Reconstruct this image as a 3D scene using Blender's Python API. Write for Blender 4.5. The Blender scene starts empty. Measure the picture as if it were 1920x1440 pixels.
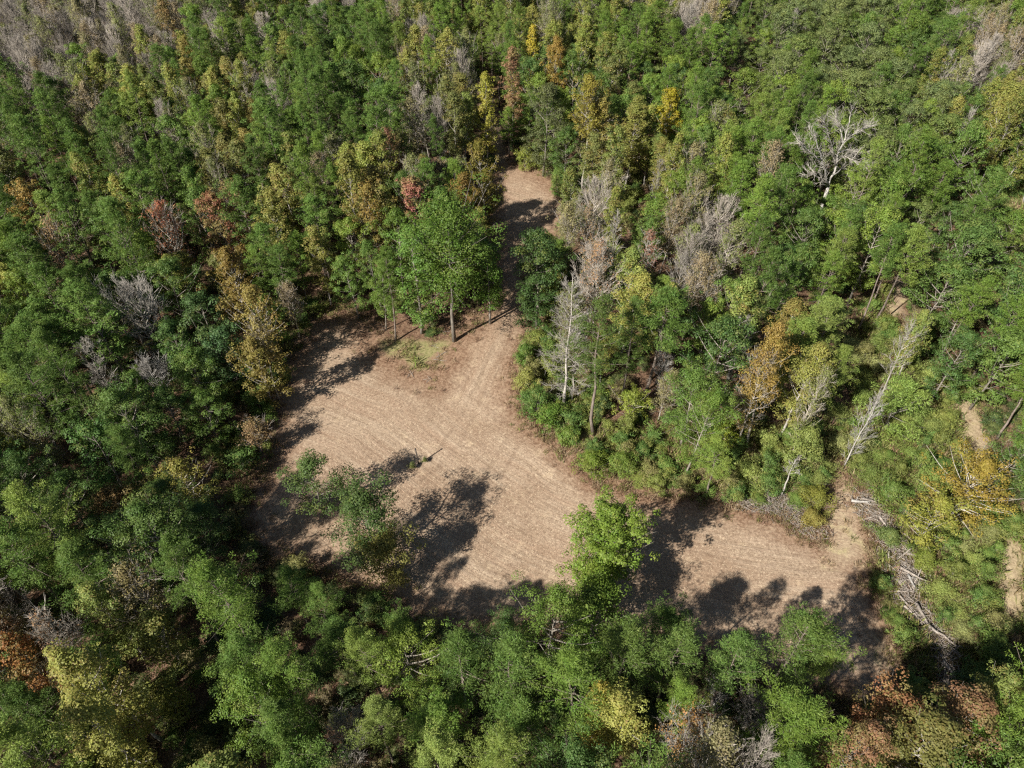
import bpy, math, random
import numpy as np

# ------------------------------------------------------------------ camera, light
sc = bpy.context.scene
COL = sc.collection
H = 75.0                    # flying height of the camera above the ground
FPX = 1380.0                # focal length in pixels of the 1920 px wide photograph
PITCH = math.radians(45)
cam = bpy.data.cameras.new('camera')
cam.sensor_width = 36.0
cam.lens = 36.0 * FPX / 1920.0
cam.clip_start = 0.5
cam.clip_end = 6000
camo = bpy.data.objects.new('camera', cam)
COL.objects.link(camo)
camo.location = (0, 0, H)
camo.rotation_euler = (math.radians(90) - PITCH, 0, 0)
sc.camera = camo

SUN_EL = math.radians(38.5)
TRAVEL = np.array([0.749, 0.663])            # ground direction in which shadows fall
w = bpy.data.worlds.new('World')
sc.world = w
w.use_nodes = True
wn = w.node_tree
wn.nodes.clear()
wo = wn.nodes.new('ShaderNodeOutputWorld')
wb = wn.nodes.new('ShaderNodeBackground')
sky = wn.nodes.new('ShaderNodeTexSky')
sky.sky_type = 'NISHITA'
sky.sun_disc = False
sky.sun_elevation = SUN_EL
sky.sun_rotation = math.atan2(-TRAVEL[0], -TRAVEL[1])
wb.inputs['Strength'].default_value = 0.04
wn.links.new(sky.outputs[0], wb.inputs[0])
wn.links.new(wb.outputs[0], wo.inputs[0])
sl = bpy.data.lights.new('sun', 'SUN')
sl.energy = 5.0
sl.angle = math.radians(0.55)
sl.color = (1.0, 0.945, 0.86)
so = bpy.data.objects.new('sun', sl)
COL.objects.link(so)
from mathutils import Vector
tv = Vector((TRAVEL[0] * math.cos(SUN_EL), TRAVEL[1] * math.cos(SUN_EL), -math.sin(SUN_EL)))
so.rotation_euler = tv.to_track_quat('-Z', 'Y').to_euler()
so.location = (-60, -60, 120)
sc.view_settings.view_transform = 'Standard'
sc.view_settings.look = 'None'
sc.view_settings.exposure = 1.02
sc.view_settings.gamma = 1.0
sc.view_settings.use_curve_mapping = False
sc.render.engine = 'CYCLES'
sc.cycles.max_bounces = 5
sc.cycles.diffuse_bounces = 3
sc.cycles.transmission_bounces = 3
sc.cycles.use_denoising = False
sc.cycles.filter_width = 1.3

rng = np.random.default_rng(7)

# ------------------------------------------------------------------ projection helpers
CS, SN = math.cos(PITCH), math.sin(PITCH)


def ground_h(x, y):
    return (0.35 * np.sin(x * 0.045 + 1.3) * np.cos(y * 0.038) + 0.16 * np.sin(x * 0.13 + y * 0.09)
            + 0.07 * np.sin(x * 0.41 - y * 0.33))


def px(u, v, z=0.0):
    """the point at height z that the photograph shows at pixel (u, v)"""
    dx = (u - 960.0) / FPX
    dy = (720.0 - v) / FPX
    d = np.array([dx, CS + dy * SN, -SN + dy * CS])
    t = (H - z) / -d[2]
    return np.array([d[0] * t, d[1] * t, z])


def proj(x, y, z):
    fw = y * CS + (H - z) * SN
    up = y * SN - (H - z) * CS
    return 960 + FPX * x / fw, 720 - FPX * up / fw, fw


def inside(poly, x, y):
    x = np.asarray(x, float)
    y = np.asarray(y, float)
    r = np.zeros(x.shape, bool)
    n = len(poly)
    for i in range(n):
        x1, y1 = poly[i]
        x2, y2 = poly[(i + 1) % n]
        c = ((y1 > y) != (y2 > y))
        with np.errstate(divide='ignore', invalid='ignore'):
            xi = (x2 - x1) * (y - y1) / ((y2 - y1) if y2 != y1 else 1e-9) + x1
        r ^= c & (x < xi)
    return r


def seg_dist(pts, x, y, closed=False):
    """distance to a polyline, side and running length"""
    best = np.full(x.shape, 1e9)
    side = np.zeros(x.shape)
    run = np.zeros(x.shape)
    acc = 0.0
    n = len(pts)
    for i in range(n if closed else n - 1):
        a = np.array(pts[i][:2], float)
        b = np.array(pts[(i + 1) % n][:2], float)
        d = b - a
        L = np.hypot(*d)
        t = np.clip(((x - a[0]) * d[0] + (y - a[1]) * d[1]) / (L * L), 0, 1)
        ex, ey = x - (a[0] + t * d[0]), y - (a[1] + t * d[1])
        dd = np.hypot(ex, ey)
        m = dd < best
        best = np.where(m, dd, best)
        side = np.where(m, np.sign(d[0] * ey - d[1] * ex), side)
        run = np.where(m, acc + t * L, run)
        acc += L
    return best, side, run


# ------------------------------------------------------------------ layout, in photograph pixels turned into ground points
FIELD_PX = [(600, 596), (655, 600), (700, 672), (760, 700), (815, 722), (850, 680), (872, 640), (905, 600), (925, 560),
            (925, 500), (925, 450), (930, 400), (925, 330), (930, 306), (948, 304), (990, 320), (1030, 345), (1062, 385),
            (1050, 430), (1000, 480), (990, 560), (1003, 600), (975, 640), (957, 700), (962, 760), (1010, 815),
            (1062, 860), (1110, 908), (1200, 932), (1330, 945), (1420, 966), (1500, 1000), (1545, 1030), (1548, 960),
            (1568, 905), (1582, 880), (1592, 905), (1615, 960), (1622, 1040), (1628, 1100), (1665, 1180), (1690, 1290),
            (1640, 1330), (1500, 1280), (1300, 1240), (1130, 1210), (1000, 1190), (850, 1185), (760, 1160),
            (700, 1120), (600, 1070), (520, 1045), (478, 1010), (468, 960), (500, 900), (520, 850), (515, 800),
            (525, 745), (548, 690), (575, 640)]
TRACKS_PX = [[(898, 150), (915, 165), (928, 225), (938, 235), (946, 306), (932, 306), (912, 235), (900, 200), (890, 165)],
             [(1372, 100), (1392, 110), (1398, 165), (1412, 210), (1398, 225), (1372, 210), (1376, 160)],
             [(1782, 745), (1815, 750), (1845, 800), (1872, 870), (1850, 890), (1815, 860), (1800, 800)],
             [(1872, 1010), (1916, 1010), (1925, 1100), (1920, 1210), (1880, 1190), (1866, 1100)],
             [(1549, 1060), (1552, 960), (1570, 905), (1584, 885), (1594, 905), (1612, 960), (1620, 1060)],
             [(1668, 520), (1700, 520), (1695, 590), (1660, 600)],
             [(1640, 1180), (1675, 1200), (1690, 1290), (1650, 1290)]]
FIELD = [tuple(px(u, v)[:2]) for u, v in FIELD_PX]
TRACKS = [[tuple(px(u, v)[:2]) for u, v in t] for t in TRACKS_PX]
WINDROW_PX = [(1618, 935), (1650, 985), (1690, 1040), (1702, 1110), (1730, 1165), (1765, 1205), (1775, 1270), (1800, 1330)]
WINDROW = [tuple(px(u, v)[:2]) for u, v in WINDROW_PX]

# parts of the photograph where open ground is seen: no chance tree may stand in front of them
VISIBLE = [[(600, 600), (655, 604), (740, 608), (825, 642), (815, 722), (860, 650), (880, 620), (930, 575), (990, 575), (1000, 605),
            (960, 660), (955, 720), (975, 775), (1062, 850), (1110, 905), (1200, 925), (1330, 940), (1420, 960),
            (1530, 1010), (1545, 960), (1575, 900), (1600, 905), (1620, 960), (1625, 1090), (1665, 1180), (1660, 1245),
            (1610, 1235), (1565, 1165), (1530, 1140), (1440, 1180), (1400, 1185), (1330, 1165), (1290, 1120),
            (1210, 1115), (1060, 1105), (1000, 1155), (900, 1155), (830, 1145), (770, 1110), (740, 1080), (640, 1030), (520, 1035),
            (480, 1010), (480, 965), (515, 900), (530, 830), (525, 770), (545, 700), (575, 650)],
           [(946, 310), (990, 322), (1030, 347), (1058, 390), (1040, 428), (1000, 440), (945, 460), (942, 400)],
           [(1795, 770), (1830, 790), (1862, 862), (1835, 870), (1810, 840)],
           [(1884, 1025), (1912, 1025), (1912, 1160), (1884, 1160)],
           [(1380, 150), (1396, 165), (1405, 205), (1382, 205)],
           [(1630, 950), (1700, 1040), (1720, 1130), (1780, 1200), (1790, 1300), (1760, 1290), (1740, 1190), (1680, 1130), (1660, 1040)],
           [(895, 150), (915, 152), (925, 225), (935, 290), (925, 290), (905, 200)]]
# open ground that the photograph shows in full sun: no chance tree may shade it
SUNLIT = [[(655, 640), (700, 705), (815, 735), (880, 640), (960, 610), (950, 700), (965, 770), (1060, 860), (1110, 915),
           (1250, 935), (1420, 965), (1540, 1035), (1480, 1100), (1425, 1050), (1335, 1040), (1335, 950), (1220, 940),
           (1190, 1000), (1060, 1060), (1045, 1025), (905, 1030), (900, 960), (865, 870), (830, 850), (770, 870),
           (720, 925), (640, 920), (600, 880), (575, 850), (590, 780), (570, 735)],
          [(1425, 1085), (1500, 1105), (1475, 1150), (1440, 1145)],
          [(910, 1035), (965, 1040), (925, 1095), (890, 1075)],
          [(950, 318), (995, 330), (1035, 358), (990, 372), (950, 392)],
          [(1550, 960), (1575, 905), (1600, 905), (1615, 1060), (1560, 1050)],
          [(1630, 950), (1700, 1040), (1720, 1130), (1780, 1190), (1740, 1190), (1660, 1040)],
          [(1884, 1025), (1912, 1025), (1912, 1100), (1884, 1100)]]

# what stands where, one letter per 80 px of the photograph
MAP = ["TBTBPBTTDTPPYPTTBDOOODTT",
       "BBBTTPDDPTTPYYPTPOOOODBT",
       "BTYTyyTPDTTYDDYGDPOOOOTY",
       "PPPTTYPPPTyyDYYYPPPOOOTL",
       "yPPTPRPPYRyyySSYPPPGOOLL",
       "PBPTPRPPYGGySTYTBPGGGOLL",
       "PPByyyPPGGGDDTTGBPGGGDDD",
       "PRBDDyySSGDDSTTPPPGPyTDD",
       "PPPBDyS.SS..SyPPTyyPPyGG",
       "yPDDPD......SSPGyyPPGpSD",
       "yDGDyS........SSySpLLLSD",
       "DDRSGD.............LSLyy",
       "PPDDDDDDS..........SSSyL",
       "PPTDDDDPS...........SSLS",
       "TPyyDPPPPPDDDyPPBPPSSSLD",
       "RPPySPPPPPPTyPPPPPPPSSSD",
       "PPPYPPPPBpPPPpPPPBPPSSDP",
       "PPPPSPPPBpPpGGPTTBPPRRDP"]
MAP = [list(row) for row in MAP]
for _i, _j, _c in [(5, 1, 'P'), (5, 3, 'P'), (6, 2, 'P'), (7, 1, 'P'), (7, 2, 'P'), (8, 3, 'P'),
                   (7, 20, 'L'), (8, 19, 'p'), (8, 20, 'L'), (8, 21, 'L'), (9, 19, 'p'), (9, 20, 'L'), (9, 21, 'L'),
                   (10, 16, 'S'), (10, 17, 'L'), (10, 18, 'L'), (3, 22, 'T'), (3, 23, 'Y'), (4, 22, 'G'), (4, 21, 'G'), (5, 22, 'G'), (9, 16, 'G'),
                   (6, 19, 'p'), (7, 19, 'p'), (7, 18, 'p'), (11, 22, 'L'), (12, 22, 'L'), (14, 23, 'S'),
                   (0, 0, 'B'), (0, 2, 'B'), (1, 3, 'B'), (2, 0, 'B'), (2, 1, 'B'), (7, 8, 'P')]:
    MAP[_i][_j] = _c


def cell(u, v):
    i = int(min(max(v // 80, 0), 17))
    j = int(min(max(u // 80, 0), 23))
    return MAP[i][j]


# ------------------------------------------------------------------ materials
def new_mat(name):
    m = bpy.data.materials.new(name)
    m.use_nodes = True
    m.node_tree.nodes.clear()
    return m, m.node_tree.nodes, m.node_tree.links


def leaf_material(name, alt, altmix=0.5, trans=0.35, rough=0.55, spec=0.25, fixed=None, lo=0.62, hi=1.3):
    """colour of the tree itself (object colour), varied leaf by leaf and clump by clump; alt = second hue"""
    m, N, L = new_mat(name)
    out = N.new('ShaderNodeOutputMaterial')
    info = N.new('ShaderNodeObjectInfo')
    at = N.new('ShaderNodeAttribute')
    at.attribute_name = 'leaf'
    sep = N.new('ShaderNodeSeparateColor')
    L.new(at.outputs['Color'], sep.inputs[0])
    ti = N.new('ShaderNodeAttribute')
    ti.attribute_type = 'INSTANCER'
    ti.attribute_name = 'tint'
    th = N.new('ShaderNodeAttribute')
    th.attribute_type = 'INSTANCER'
    th.attribute_name = 'tinted'
    bm = N.new('ShaderNodeMix')
    bm.data_type = 'RGBA'
    L.new(th.outputs['Fac'], bm.inputs['Factor'])
    L.new(info.outputs['Color'], bm.inputs['A'])
    L.new(ti.outputs['Color'], bm.inputs['B'])
    base = bm.outputs['Result']
    # second hue in some clumps
    mr = N.new('ShaderNodeMapRange')
    mr.interpolation_type = 'SMOOTHSTEP'
    L.new(sep.outputs[1], mr.inputs['Value'])
    mr.inputs['From Min'].default_value = 1.0 - altmix
    mr.inputs['From Max'].default_value = min(1.0, 1.35 - altmix)
    mr.inputs['To Max'].default_value = 0.85
    mx = N.new('ShaderNodeMix')
    mx.data_type = 'RGBA'
    L.new(mr.outputs[0], mx.inputs['Factor'])
    L.new(base, mx.inputs['A'])
    mx.inputs['B'].default_value = (*alt, 1)
    # leaf by leaf value
    mr2 = N.new('ShaderNodeMapRange')
    L.new(sep.outputs[0], mr2.inputs['Value'])
    mr2.inputs['To Min'].default_value = lo
    mr2.inputs['To Max'].default_value = hi
    mr3 = N.new('ShaderNodeMapRange')
    L.new(info.outputs['Random'], mr3.inputs['Value'])
    mr3.inputs['To Min'].default_value = 0.86
    mr3.inputs['To Max'].default_value = 1.14
    mul = N.new('ShaderNodeMath')
    mul.operation = 'MULTIPLY'
    L.new(mr2.outputs[0], mul.inputs[0])
    L.new(mr3.outputs[0], mul.inputs[1])
    hs = N.new('ShaderNodeHueSaturation')
    mh = N.new('ShaderNodeMapRange')
    L.new(sep.outputs[2], mh.inputs['Value'])
    mh.inputs['To Min'].default_value = 0.478
    mh.inputs['To Max'].default_value = 0.503
    L.new(mh.outputs[0], hs.inputs['Hue'])
    L.new(mul.outputs[0], hs.inputs['Value'])
    L.new(mx.outputs['Result'], hs.inputs['Color'])
    p = N.new('ShaderNodeBsdfPrincipled')
    L.new(hs.outputs[0], p.inputs['Base Color'])
    p.inputs['Roughness'].default_value = rough
    p.inputs['Specular IOR Level'].default_value = spec
    t = N.new('ShaderNodeBsdfTranslucent')
    hs2 = N.new('ShaderNodeHueSaturation')
    hs2.inputs['Hue'].default_value = 0.49
    hs2.inputs['Saturation'].default_value = 1.1
    hs2.inputs['Value'].default_value = 1.25
    L.new(hs.outputs[0], hs2.inputs['Color'])
    L.new(hs2.outputs[0], t.inputs['Color'])
    ms = N.new('ShaderNodeMixShader')
    ms.inputs[0].default_value = trans
    L.new(p.outputs[0], ms.inputs[1])
    L.new(t.outputs[0], ms.inputs[2])
    L.new(ms.outputs[0], out.inputs[0])
    return m


def bark_material(name, c1, c2, scale=3.0):
    m, N, L = new_mat(name)
    out = N.new('ShaderNodeOutputMaterial')
    tc = N.new('ShaderNodeTexCoord')
    mp = N.new('ShaderNodeMapping')
    mp.inputs['Scale'].default_value = (scale, scale, scale * 0.25)
    L.new(tc.outputs['Object'], mp.inputs[0])
    no = N.new('ShaderNodeTexNoise')
    no.inputs['Scale'].default_value = 2.0
    no.inputs['Detail'].default_value = 5
    L.new(mp.outputs[0], no.inputs['Vector'])
    cr = N.new('ShaderNodeValToRGB')
    cr.color_ramp.elements[0].position = 0.32
    cr.color_ramp.elements[0].color = (*c1, 1)
    cr.color_ramp.elements[1].position = 0.68
    cr.color_ramp.elements[1].color = (*c2, 1)
    L.new(no.outputs[0], cr.inputs[0])
    info = N.new('ShaderNodeObjectInfo')
    mr3 = N.new('ShaderNodeMapRange')
    L.new(info.outputs['Random'], mr3.inputs['Value'])
    mr3.inputs['To Min'].default_value = 0.75
    mr3.inputs['To Max'].default_value = 1.2
    hs = N.new('ShaderNodeHueSaturation')
    L.new(mr3.outputs[0], hs.inputs['Value'])
    L.new(cr.outputs[0], hs.inputs['Color'])
    p = N.new('ShaderNodeBsdfPrincipled')
    L.new(hs.outputs[0], p.inputs['Base Color'])
    p.inputs['Roughness'].default_value = 0.9
    p.inputs['Specular IOR Level'].default_value = 0.15
    bp = N.new('ShaderNodeBump')
    bp.inputs['Strength'].default_value = 0.6
    bp.inputs['Distance'].default_value = 0.05
    L.new(no.outputs[0], bp.inputs['Height'])
    L.new(bp.outputs[0], p.inputs['Normal'])
    L.new(p.outputs[0], out.inputs[0])
    return m


M = {
    'needles': leaf_material('needles', (0.13, 0.18, 0.045), 0.35, trans=0.25, spec=0.2, lo=0.6, hi=1.35),
    'oak': leaf_material('oak_leaves', (0.15, 0.18, 0.045), 0.3, trans=0.3),
    'poplar': leaf_material('poplar_leaves', (0.25, 0.2, 0.06), 0.4, trans=0.35),
    'maple': leaf_material('maple_leaves', (0.18, 0.17, 0.055), 0.6, trans=0.3),
    'thin': leaf_material('thin_leaves', (0.2, 0.17, 0.085), 0.4, trans=0.3),
    'shrub': leaf_material('shrub_leaves', (0.2, 0.22, 0.06), 0.4, trans=0.35),
    'weed': leaf_material('weed_leaves', (0.22, 0.16, 0.08), 0.4, trans=0.35),
    'pine_bark': bark_material('pine_bark', (0.09, 0.07, 0.055), (0.24, 0.2, 0.17)),
    'grey_bark': bark_material('grey_bark', (0.13, 0.115, 0.095), (0.3, 0.27, 0.23)),
    'pale_bark': bark_material('pale_bark', (0.24, 0.215, 0.185), (0.46, 0.43, 0.385)),
    'twig': bark_material('twig_bark', (0.28, 0.245, 0.205), (0.47, 0.425, 0.37)),
    'snag': bark_material('weathered_wood', (0.25, 0.23, 0.205), (0.47, 0.45, 0.42)),
    'rot': bark_material('rotting_wood', (0.13, 0.105, 0.085), (0.36, 0.32, 0.28)),
}


# ------------------------------------------------------------------ mesh helpers
def mesh_from(name, V, F, mat, leaf=None, smooth=False):
    """V (n,3), F (m,k) all of one size; leaf (m,3) colours per face"""
    me = bpy.data.meshes.new(name)
    V = np.ascontiguousarray(V, np.float32)
    F = np.ascontiguousarray(F, np.int32)
    me.vertices.add(len(V))
    me.vertices.foreach_set('co', V.ravel())
    k = F.shape[1]
    me.loops.add(F.size)
    me.loops.foreach_set('vertex_index', F.ravel())
    me.polygons.add(len(F))
    me.polygons.foreach_set('loop_start', np.arange(0, F.size, k, dtype=np.int32))
    me.polygons.foreach_set('loop_total', np.full(len(F), k, np.int32))
    if smooth:
        me.polygons.foreach_set('use_smooth', np.ones(len(F), bool))
    if leaf is not None:
        a = me.color_attributes.new('leaf', 'FLOAT_COLOR', 'CORNER')
        c = np.ones((len(F), k, 4), np.float32)
        c[:, :, :3] = leaf[:, None, :]
        a.data.foreach_set('color', c.ravel())
    me.materials.append(mat)
    me.update(calc_edges=True)
    return me


def tubes(P0, P1, R0, R1, sides=4):
    """tapered prisms from P0 to P1"""
    P0 = np.asarray(P0, float).reshape(-1, 3)
    P1 = np.asarray(P1, float).reshape(-1, 3)
    n = len(P0)
    R0 = np.broadcast_to(np.asarray(R0, float), (n,))
    R1 = np.broadcast_to(np.asarray(R1, float), (n,))
    d = P1 - P0
    d /= np.linalg.norm(d, axis=1, keepdims=True) + 1e-9
    ref = np.where(np.abs(d[:, 2:3]) > 0.9, np.array([[1.0, 0, 0]]), np.array([[0, 0, 1.0]]))
    a = np.cross(d, ref)
    a /= np.linalg.norm(a, axis=1, keepdims=True) + 1e-9
    b = np.cross(d, a)
    ang = np.arange(sides) * 2 * math.pi / sides
    ring = a[:, None, :] * np.cos(ang)[None, :, None] + b[:, None, :] * np.sin(ang)[None, :, None]
    A = P0[:, None, :] + ring * R0[:, None, None]
    B = P1[:, None, :] + ring * R1[:, None, None]
    V = np.concatenate([A, B], axis=1).reshape(-1, 3)
    base = (np.arange(n) * 2 * sides)[:, None]
    F = []
    for s in range(sides):
        t = (s + 1) % sides
        F.append(np.stack([base[:, 0] + s, base[:, 0] + t, base[:, 0] + sides + t, base[:, 0] + sides + s], 1))
    F = np.concatenate(F)
    return V, F


def join(parts):
    Vs, Fs, off = [], [], 0
    for V, F in parts:
        Vs.append(V)
        Fs.append(F + off)
        off += len(V)
    return np.concatenate(Vs), np.concatenate(Fs)


def polytube(P, R, sides=6):
    """one continuous tapered tube along the points P, closed with points"""
    P = np.asarray(P, float)
    n = len(P)
    d = np.gradient(P, axis=0)
    d /= np.linalg.norm(d, axis=1, keepdims=True) + 1e-9
    ref = np.array([0.0, 0, 1.0]) if abs(d[0, 2]) < 0.8 else np.array([1.0, 0, 0])
    a = np.cross(d, ref)
    a /= np.linalg.norm(a, axis=1, keepdims=True) + 1e-9
    b = np.cross(d, a)
    ang = np.arange(sides) * 2 * math.pi / sides
    V = (P[:, None, :] + (a[:, None, :] * np.cos(ang)[None, :, None] + b[:, None, :] * np.sin(ang)[None, :, None])
         * np.asarray(R)[:, None, None]).reshape(-1, 3)
    F = []
    for i in range(n - 1):
        for s in range(sides):
            t = (s + 1) % sides
            F.append((i * sides + s, i * sides + t, (i + 1) * sides + t, (i + 1) * sides + s))
    # end caps as fans of quads folded on the centre vertex
    c0, c1 = len(V), len(V) + 1
    V = np.concatenate([V, P[:1], P[-1:]])
    for s in range(0, sides, 2):
        t, q = (s + 1) % sides, (s + 2) % sides
        F.append((c0, q, t, s))
        o = (n - 1) * sides
        F.append((c1, o + s, o + t, o + q))
    return V, np.array(F)


def leaves(C, Nrm, Ax, ln, wd, r):
    """a four-cornered leaf at each C, facing Nrm, its long axis near Ax"""
    n = len(C)
    Nrm = Nrm / (np.linalg.norm(Nrm, axis=1, keepdims=True) + 1e-9)
    Ax = Ax - Nrm * np.sum(Ax * Nrm, 1, keepdims=True)
    Ax /= np.linalg.norm(Ax, axis=1, keepdims=True) + 1e-9
    Bx = np.cross(Nrm, Ax)
    l = (ln * (0.65 + 0.7 * r.random(n)))[:, None]
    w_ = (wd * (0.65 + 0.7 * r.random(n)))[:, None]
    V = np.stack([C - Ax * l * 0.5, C + Bx * w_ * 0.5 + Nrm * w_ * 0.12, C + Ax * l * 0.5, C - Bx * w_ * 0.5 + Nrm * w_ * 0.12], 1).reshape(-1, 3)
    F = np.arange(n * 4).reshape(-1, 4)
    return V, F


def sphere_dirs(n, r):
    v = r.normal(size=(n, 3))
    return v / (np.linalg.norm(v, axis=1, keepdims=True) + 1e-9)


# ------------------------------------------------------------------ tree kinds
def prof_pine(t):
    return (np.minimum(1.0, 0.55 + 1.6 * t) * (1 - t) ** 0.55) * 1.1


def prof_round(t):
    return np.sqrt(np.maximum(0, 1 - (2 * t - 0.85) ** 2 / 1.45))


def prof_column(t):
    return np.minimum(1.0, 0.6 + 1.3 * t) * (1 - t ** 2.2) ** 0.8 + 0.08


SPEC = {
    # H height, R crown radius, cb crown base, nb branches, cl clumps per branch, cr clump radius, lv leaves per clump
    'pine': dict(H=20, R=3.5, cb=0.42, nb=40, a0=0.05, a1=0.95, cl=8, cr=0.5, lv=30, ll=0.34, lw=0.075, prof=prof_pine,
                 mode='needle', leaf='needles', bark='pine_bark', tr=0.2, flat=0.7, start=0.3, rag=0.5),
    'oak': dict(H=16, R=4.6, cb=0.22, nb=38, a0=0.1, a1=1.1, cl=5, cr=0.82, lv=52, ll=0.24, lw=0.18, prof=prof_round,
                mode='leaf', leaf='oak', bark='grey_bark', tr=0.24, flat=0.6, start=0.42),
    'poplar': dict(H=20, R=2.3, cb=0.22, nb=58, a0=0.5, a1=1.1, cl=4, cr=0.62, lv=32, ll=0.25, lw=0.18, prof=prof_column,
                   mode='leaf', leaf='poplar', bark='pale_bark', tr=0.15, flat=0.9, start=0.25),
    'maple': dict(H=17, R=2.9, cb=0.25, nb=56, a0=0.5, a1=1.2, cl=4, cr=0.6, lv=30, ll=0.25, lw=0.18, prof=prof_column,
                  mode='leaf', leaf='maple', bark='grey_bark', tr=0.16, flat=0.9, start=0.3),
    'thin': dict(H=18, R=2.5, cb=0.2, nb=50, a0=0.7, a1=1.2, cl=4, cr=0.62, lv=19, ll=0.24, lw=0.16, prof=prof_column,
                 mode='leaf', leaf='thin', bark='twig', tr=0.14, flat=0.95, start=0.25, twigs=5),
    'bare': dict(H=17, R=2.5, cb=0.2, nb=46, a0=0.65, a1=1.2, cl=3, cr=0.6, lv=0, ll=0.2, lw=0.14, prof=prof_column,
                 mode='leaf', leaf='thin', bark='twig', tr=0.15, flat=1.0, start=0.2, twigs=15),
    'shrub': dict(H=2.6, R=1.7, cb=0.02, nb=24, a0=0.35, a1=1.3, cl=3, cr=0.5, lv=34, ll=0.19, lw=0.12, prof=prof_round,
                  mode='leaf', leaf='shrub', bark='grey_bark', tr=0.035, flat=0.8, start=0.35),
    'thicket': dict(H=2.2, R=2.2, cb=0.0, nb=26, a0=0.25, a1=1.3, cl=4, cr=0.55, lv=34, ll=0.26, lw=0.06, prof=prof_round,
                    mode='needle', leaf='shrub', bark='grey_bark', tr=0.03, flat=0.7, start=0.3),
}


def grow(seed, **k):
    """one tree: returns (limb tubes V,F), (leaves V,F,colours)"""
    r = np.random.default_rng(seed)
    Ht, R, cb = k['H'], k['R'], k['cb']
    nt = 9
    tz = np.linspace(0, 1, nt)
    wob = np.cumsum(r.normal(0, 0.012 * Ht, (nt, 2)), axis=0) * 0.5
    lean = k.get('lean', (0, 0))
    tp = np.stack([wob[:, 0] + lean[0] * tz * Ht, wob[:, 1] + lean[1] * tz * Ht, tz * Ht * 0.985], 1)
    tp[0, :2] = 0
    r0 = k['tr'] * (Ht / 18.0 if Ht > 8 else 1)
    tr = r0 * (1 - 0.88 * tz ** 0.9)
    tr[0] *= 1.25
    limb = [polytube(tp, tr, 6)]
    nb = k['nb']
    t = cb + (0.98 - cb) * (np.arange(nb) + r.random(nb)) / nb
    tt = (t - cb) / (1 - cb)
    az = np.arange(nb) * 2.39996 + r.normal(0, 0.5, nb)
    # uneven outline: some sides longer than others, some limbs missing
    lob = 1 + k.get('lobe', 0.18) * np.sin(az * 2 + r.random() * 6) + 0.16 * np.sin(az * 3 + tt * 7 + r.random() * 6)
    rag = k.get('rag', 0.42)
    L = R * k['prof'](tt) * lob * (0.95 - rag * 0.55 + rag * 1.15 * r.random(nb) ** 0.8)
    el = k['a0'] + (k['a1'] - k['a0']) * tt + r.normal(0, 0.16, nb)
    base = np.stack([np.interp(t, tz, tp[:, 0]), np.interp(t, tz, tp[:, 1]), np.interp(t, tz, tp[:, 2])], 1)
    bl = L / np.maximum(np.cos(np.minimum(el, 1.15)), 0.42)
    # keep the tips under the top
    room = np.maximum(Ht * 0.97 - (t * Ht * 0.985), 0.04 * Ht)
    bl = np.minimum(bl, room / np.maximum(np.sin(np.clip(el, 0.05, 1.5)) * 1.04, 0.05))
    hd = np.stack([np.cos(az), np.sin(az)], 1)
    S = np.array([0, 0.3, 0.62, 1.0])
    pts = []
    for s in S:
        e2 = el * (0.75 + 0.35 * s)
        pts.append(base + np.concatenate([hd * (np.cos(e2) * bl * s)[:, None], (np.sin(e2) * bl * s)[:, None]], 1))
    br = np.maximum(0.012 * bl + 0.012, 0.015) * (0.55 if Ht < 4 else 1)
    for i in range(3):
        limb.append(tubes(pts[i], pts[i + 1], br * (1 - 0.28 * i), br * (1 - 0.28 * (i + 1)), 3))

    def along(bi, s):
        out = np.empty((len(bi), 3))
        P = np.stack(pts, 1)[bi]
        idx = np.clip(np.searchsorted(S, s, side='right') - 1, 0, 2)
        f = (s - S[idx]) / (S[idx + 1] - S[idx])
        return P[np.arange(len(bi)), idx] * (1 - f[:, None]) + P[np.arange(len(bi)), idx + 1] * f[:, None]

    tw = k.get('twigs', 0)
    if tw:
        n = nb * tw
        bi = np.repeat(np.arange(nb), tw)
        s = 0.2 + 0.8 * r.random(n)
        p0 = along(bi, s)
        ta = az[bi] + r.normal(0, 0.9, n)
        te = np.clip(el[bi] + r.normal(0.15, 0.35, n), -0.2, 1.45)
        tl = (0.35 + 0.65 * r.random(n)) * np.minimum(0.42 * bl[bi] * (1.25 - 0.7 * s) + 0.35, 2.2)
        dv = np.stack([np.cos(ta) * np.cos(te), np.sin(ta) * np.cos(te), np.sin(te)], 1)
        p1 = p0 + dv * tl[:, None]
        limb.append(tubes(p0, p1, 0.024, 0.011, 3))
        m = 3
        bj = np.repeat(np.arange(n), m)
        q0 = p0[bj] + (p1 - p0)[bj] * (0.3 + 0.6 * r.random(n * m))[:, None]
        dq = dv[bj] + sphere_dirs(n * m, r) * 0.65
        q1 = q0 + dq * (tl[bj] * 0.5)[:, None]
        limb.append(tubes(q0, q1, 0.015, 0.008, 3))
    lim = join(limb)
    if k['lv'] <= 0:
        return lim, None
    cl = k['cl']
    n = nb * cl
    bi = np.repeat(np.arange(nb), cl)
    s = k['start'] + (1 - k['start']) * ((np.tile(np.arange(cl), nb) + 0.3 + 0.7 * r.random(n)) / cl)
    s = np.minimum(s, 1.0)
    C = along(bi, s)
    perp = np.stack([-np.sin(az[bi]), np.cos(az[bi]), np.zeros(n)], 1)
    C = C + perp * (r.normal(0, 0.26, n) * L[bi] * (0.4 + 0.6 * s))[:, None]
    C[:, 2] += r.normal(0.05, 0.22, n) * k['cr'] * 2
    C[:, 2] = np.clip(C[:, 2], 0.15 if Ht < 4 else 0.5, Ht * 1.02)
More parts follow.
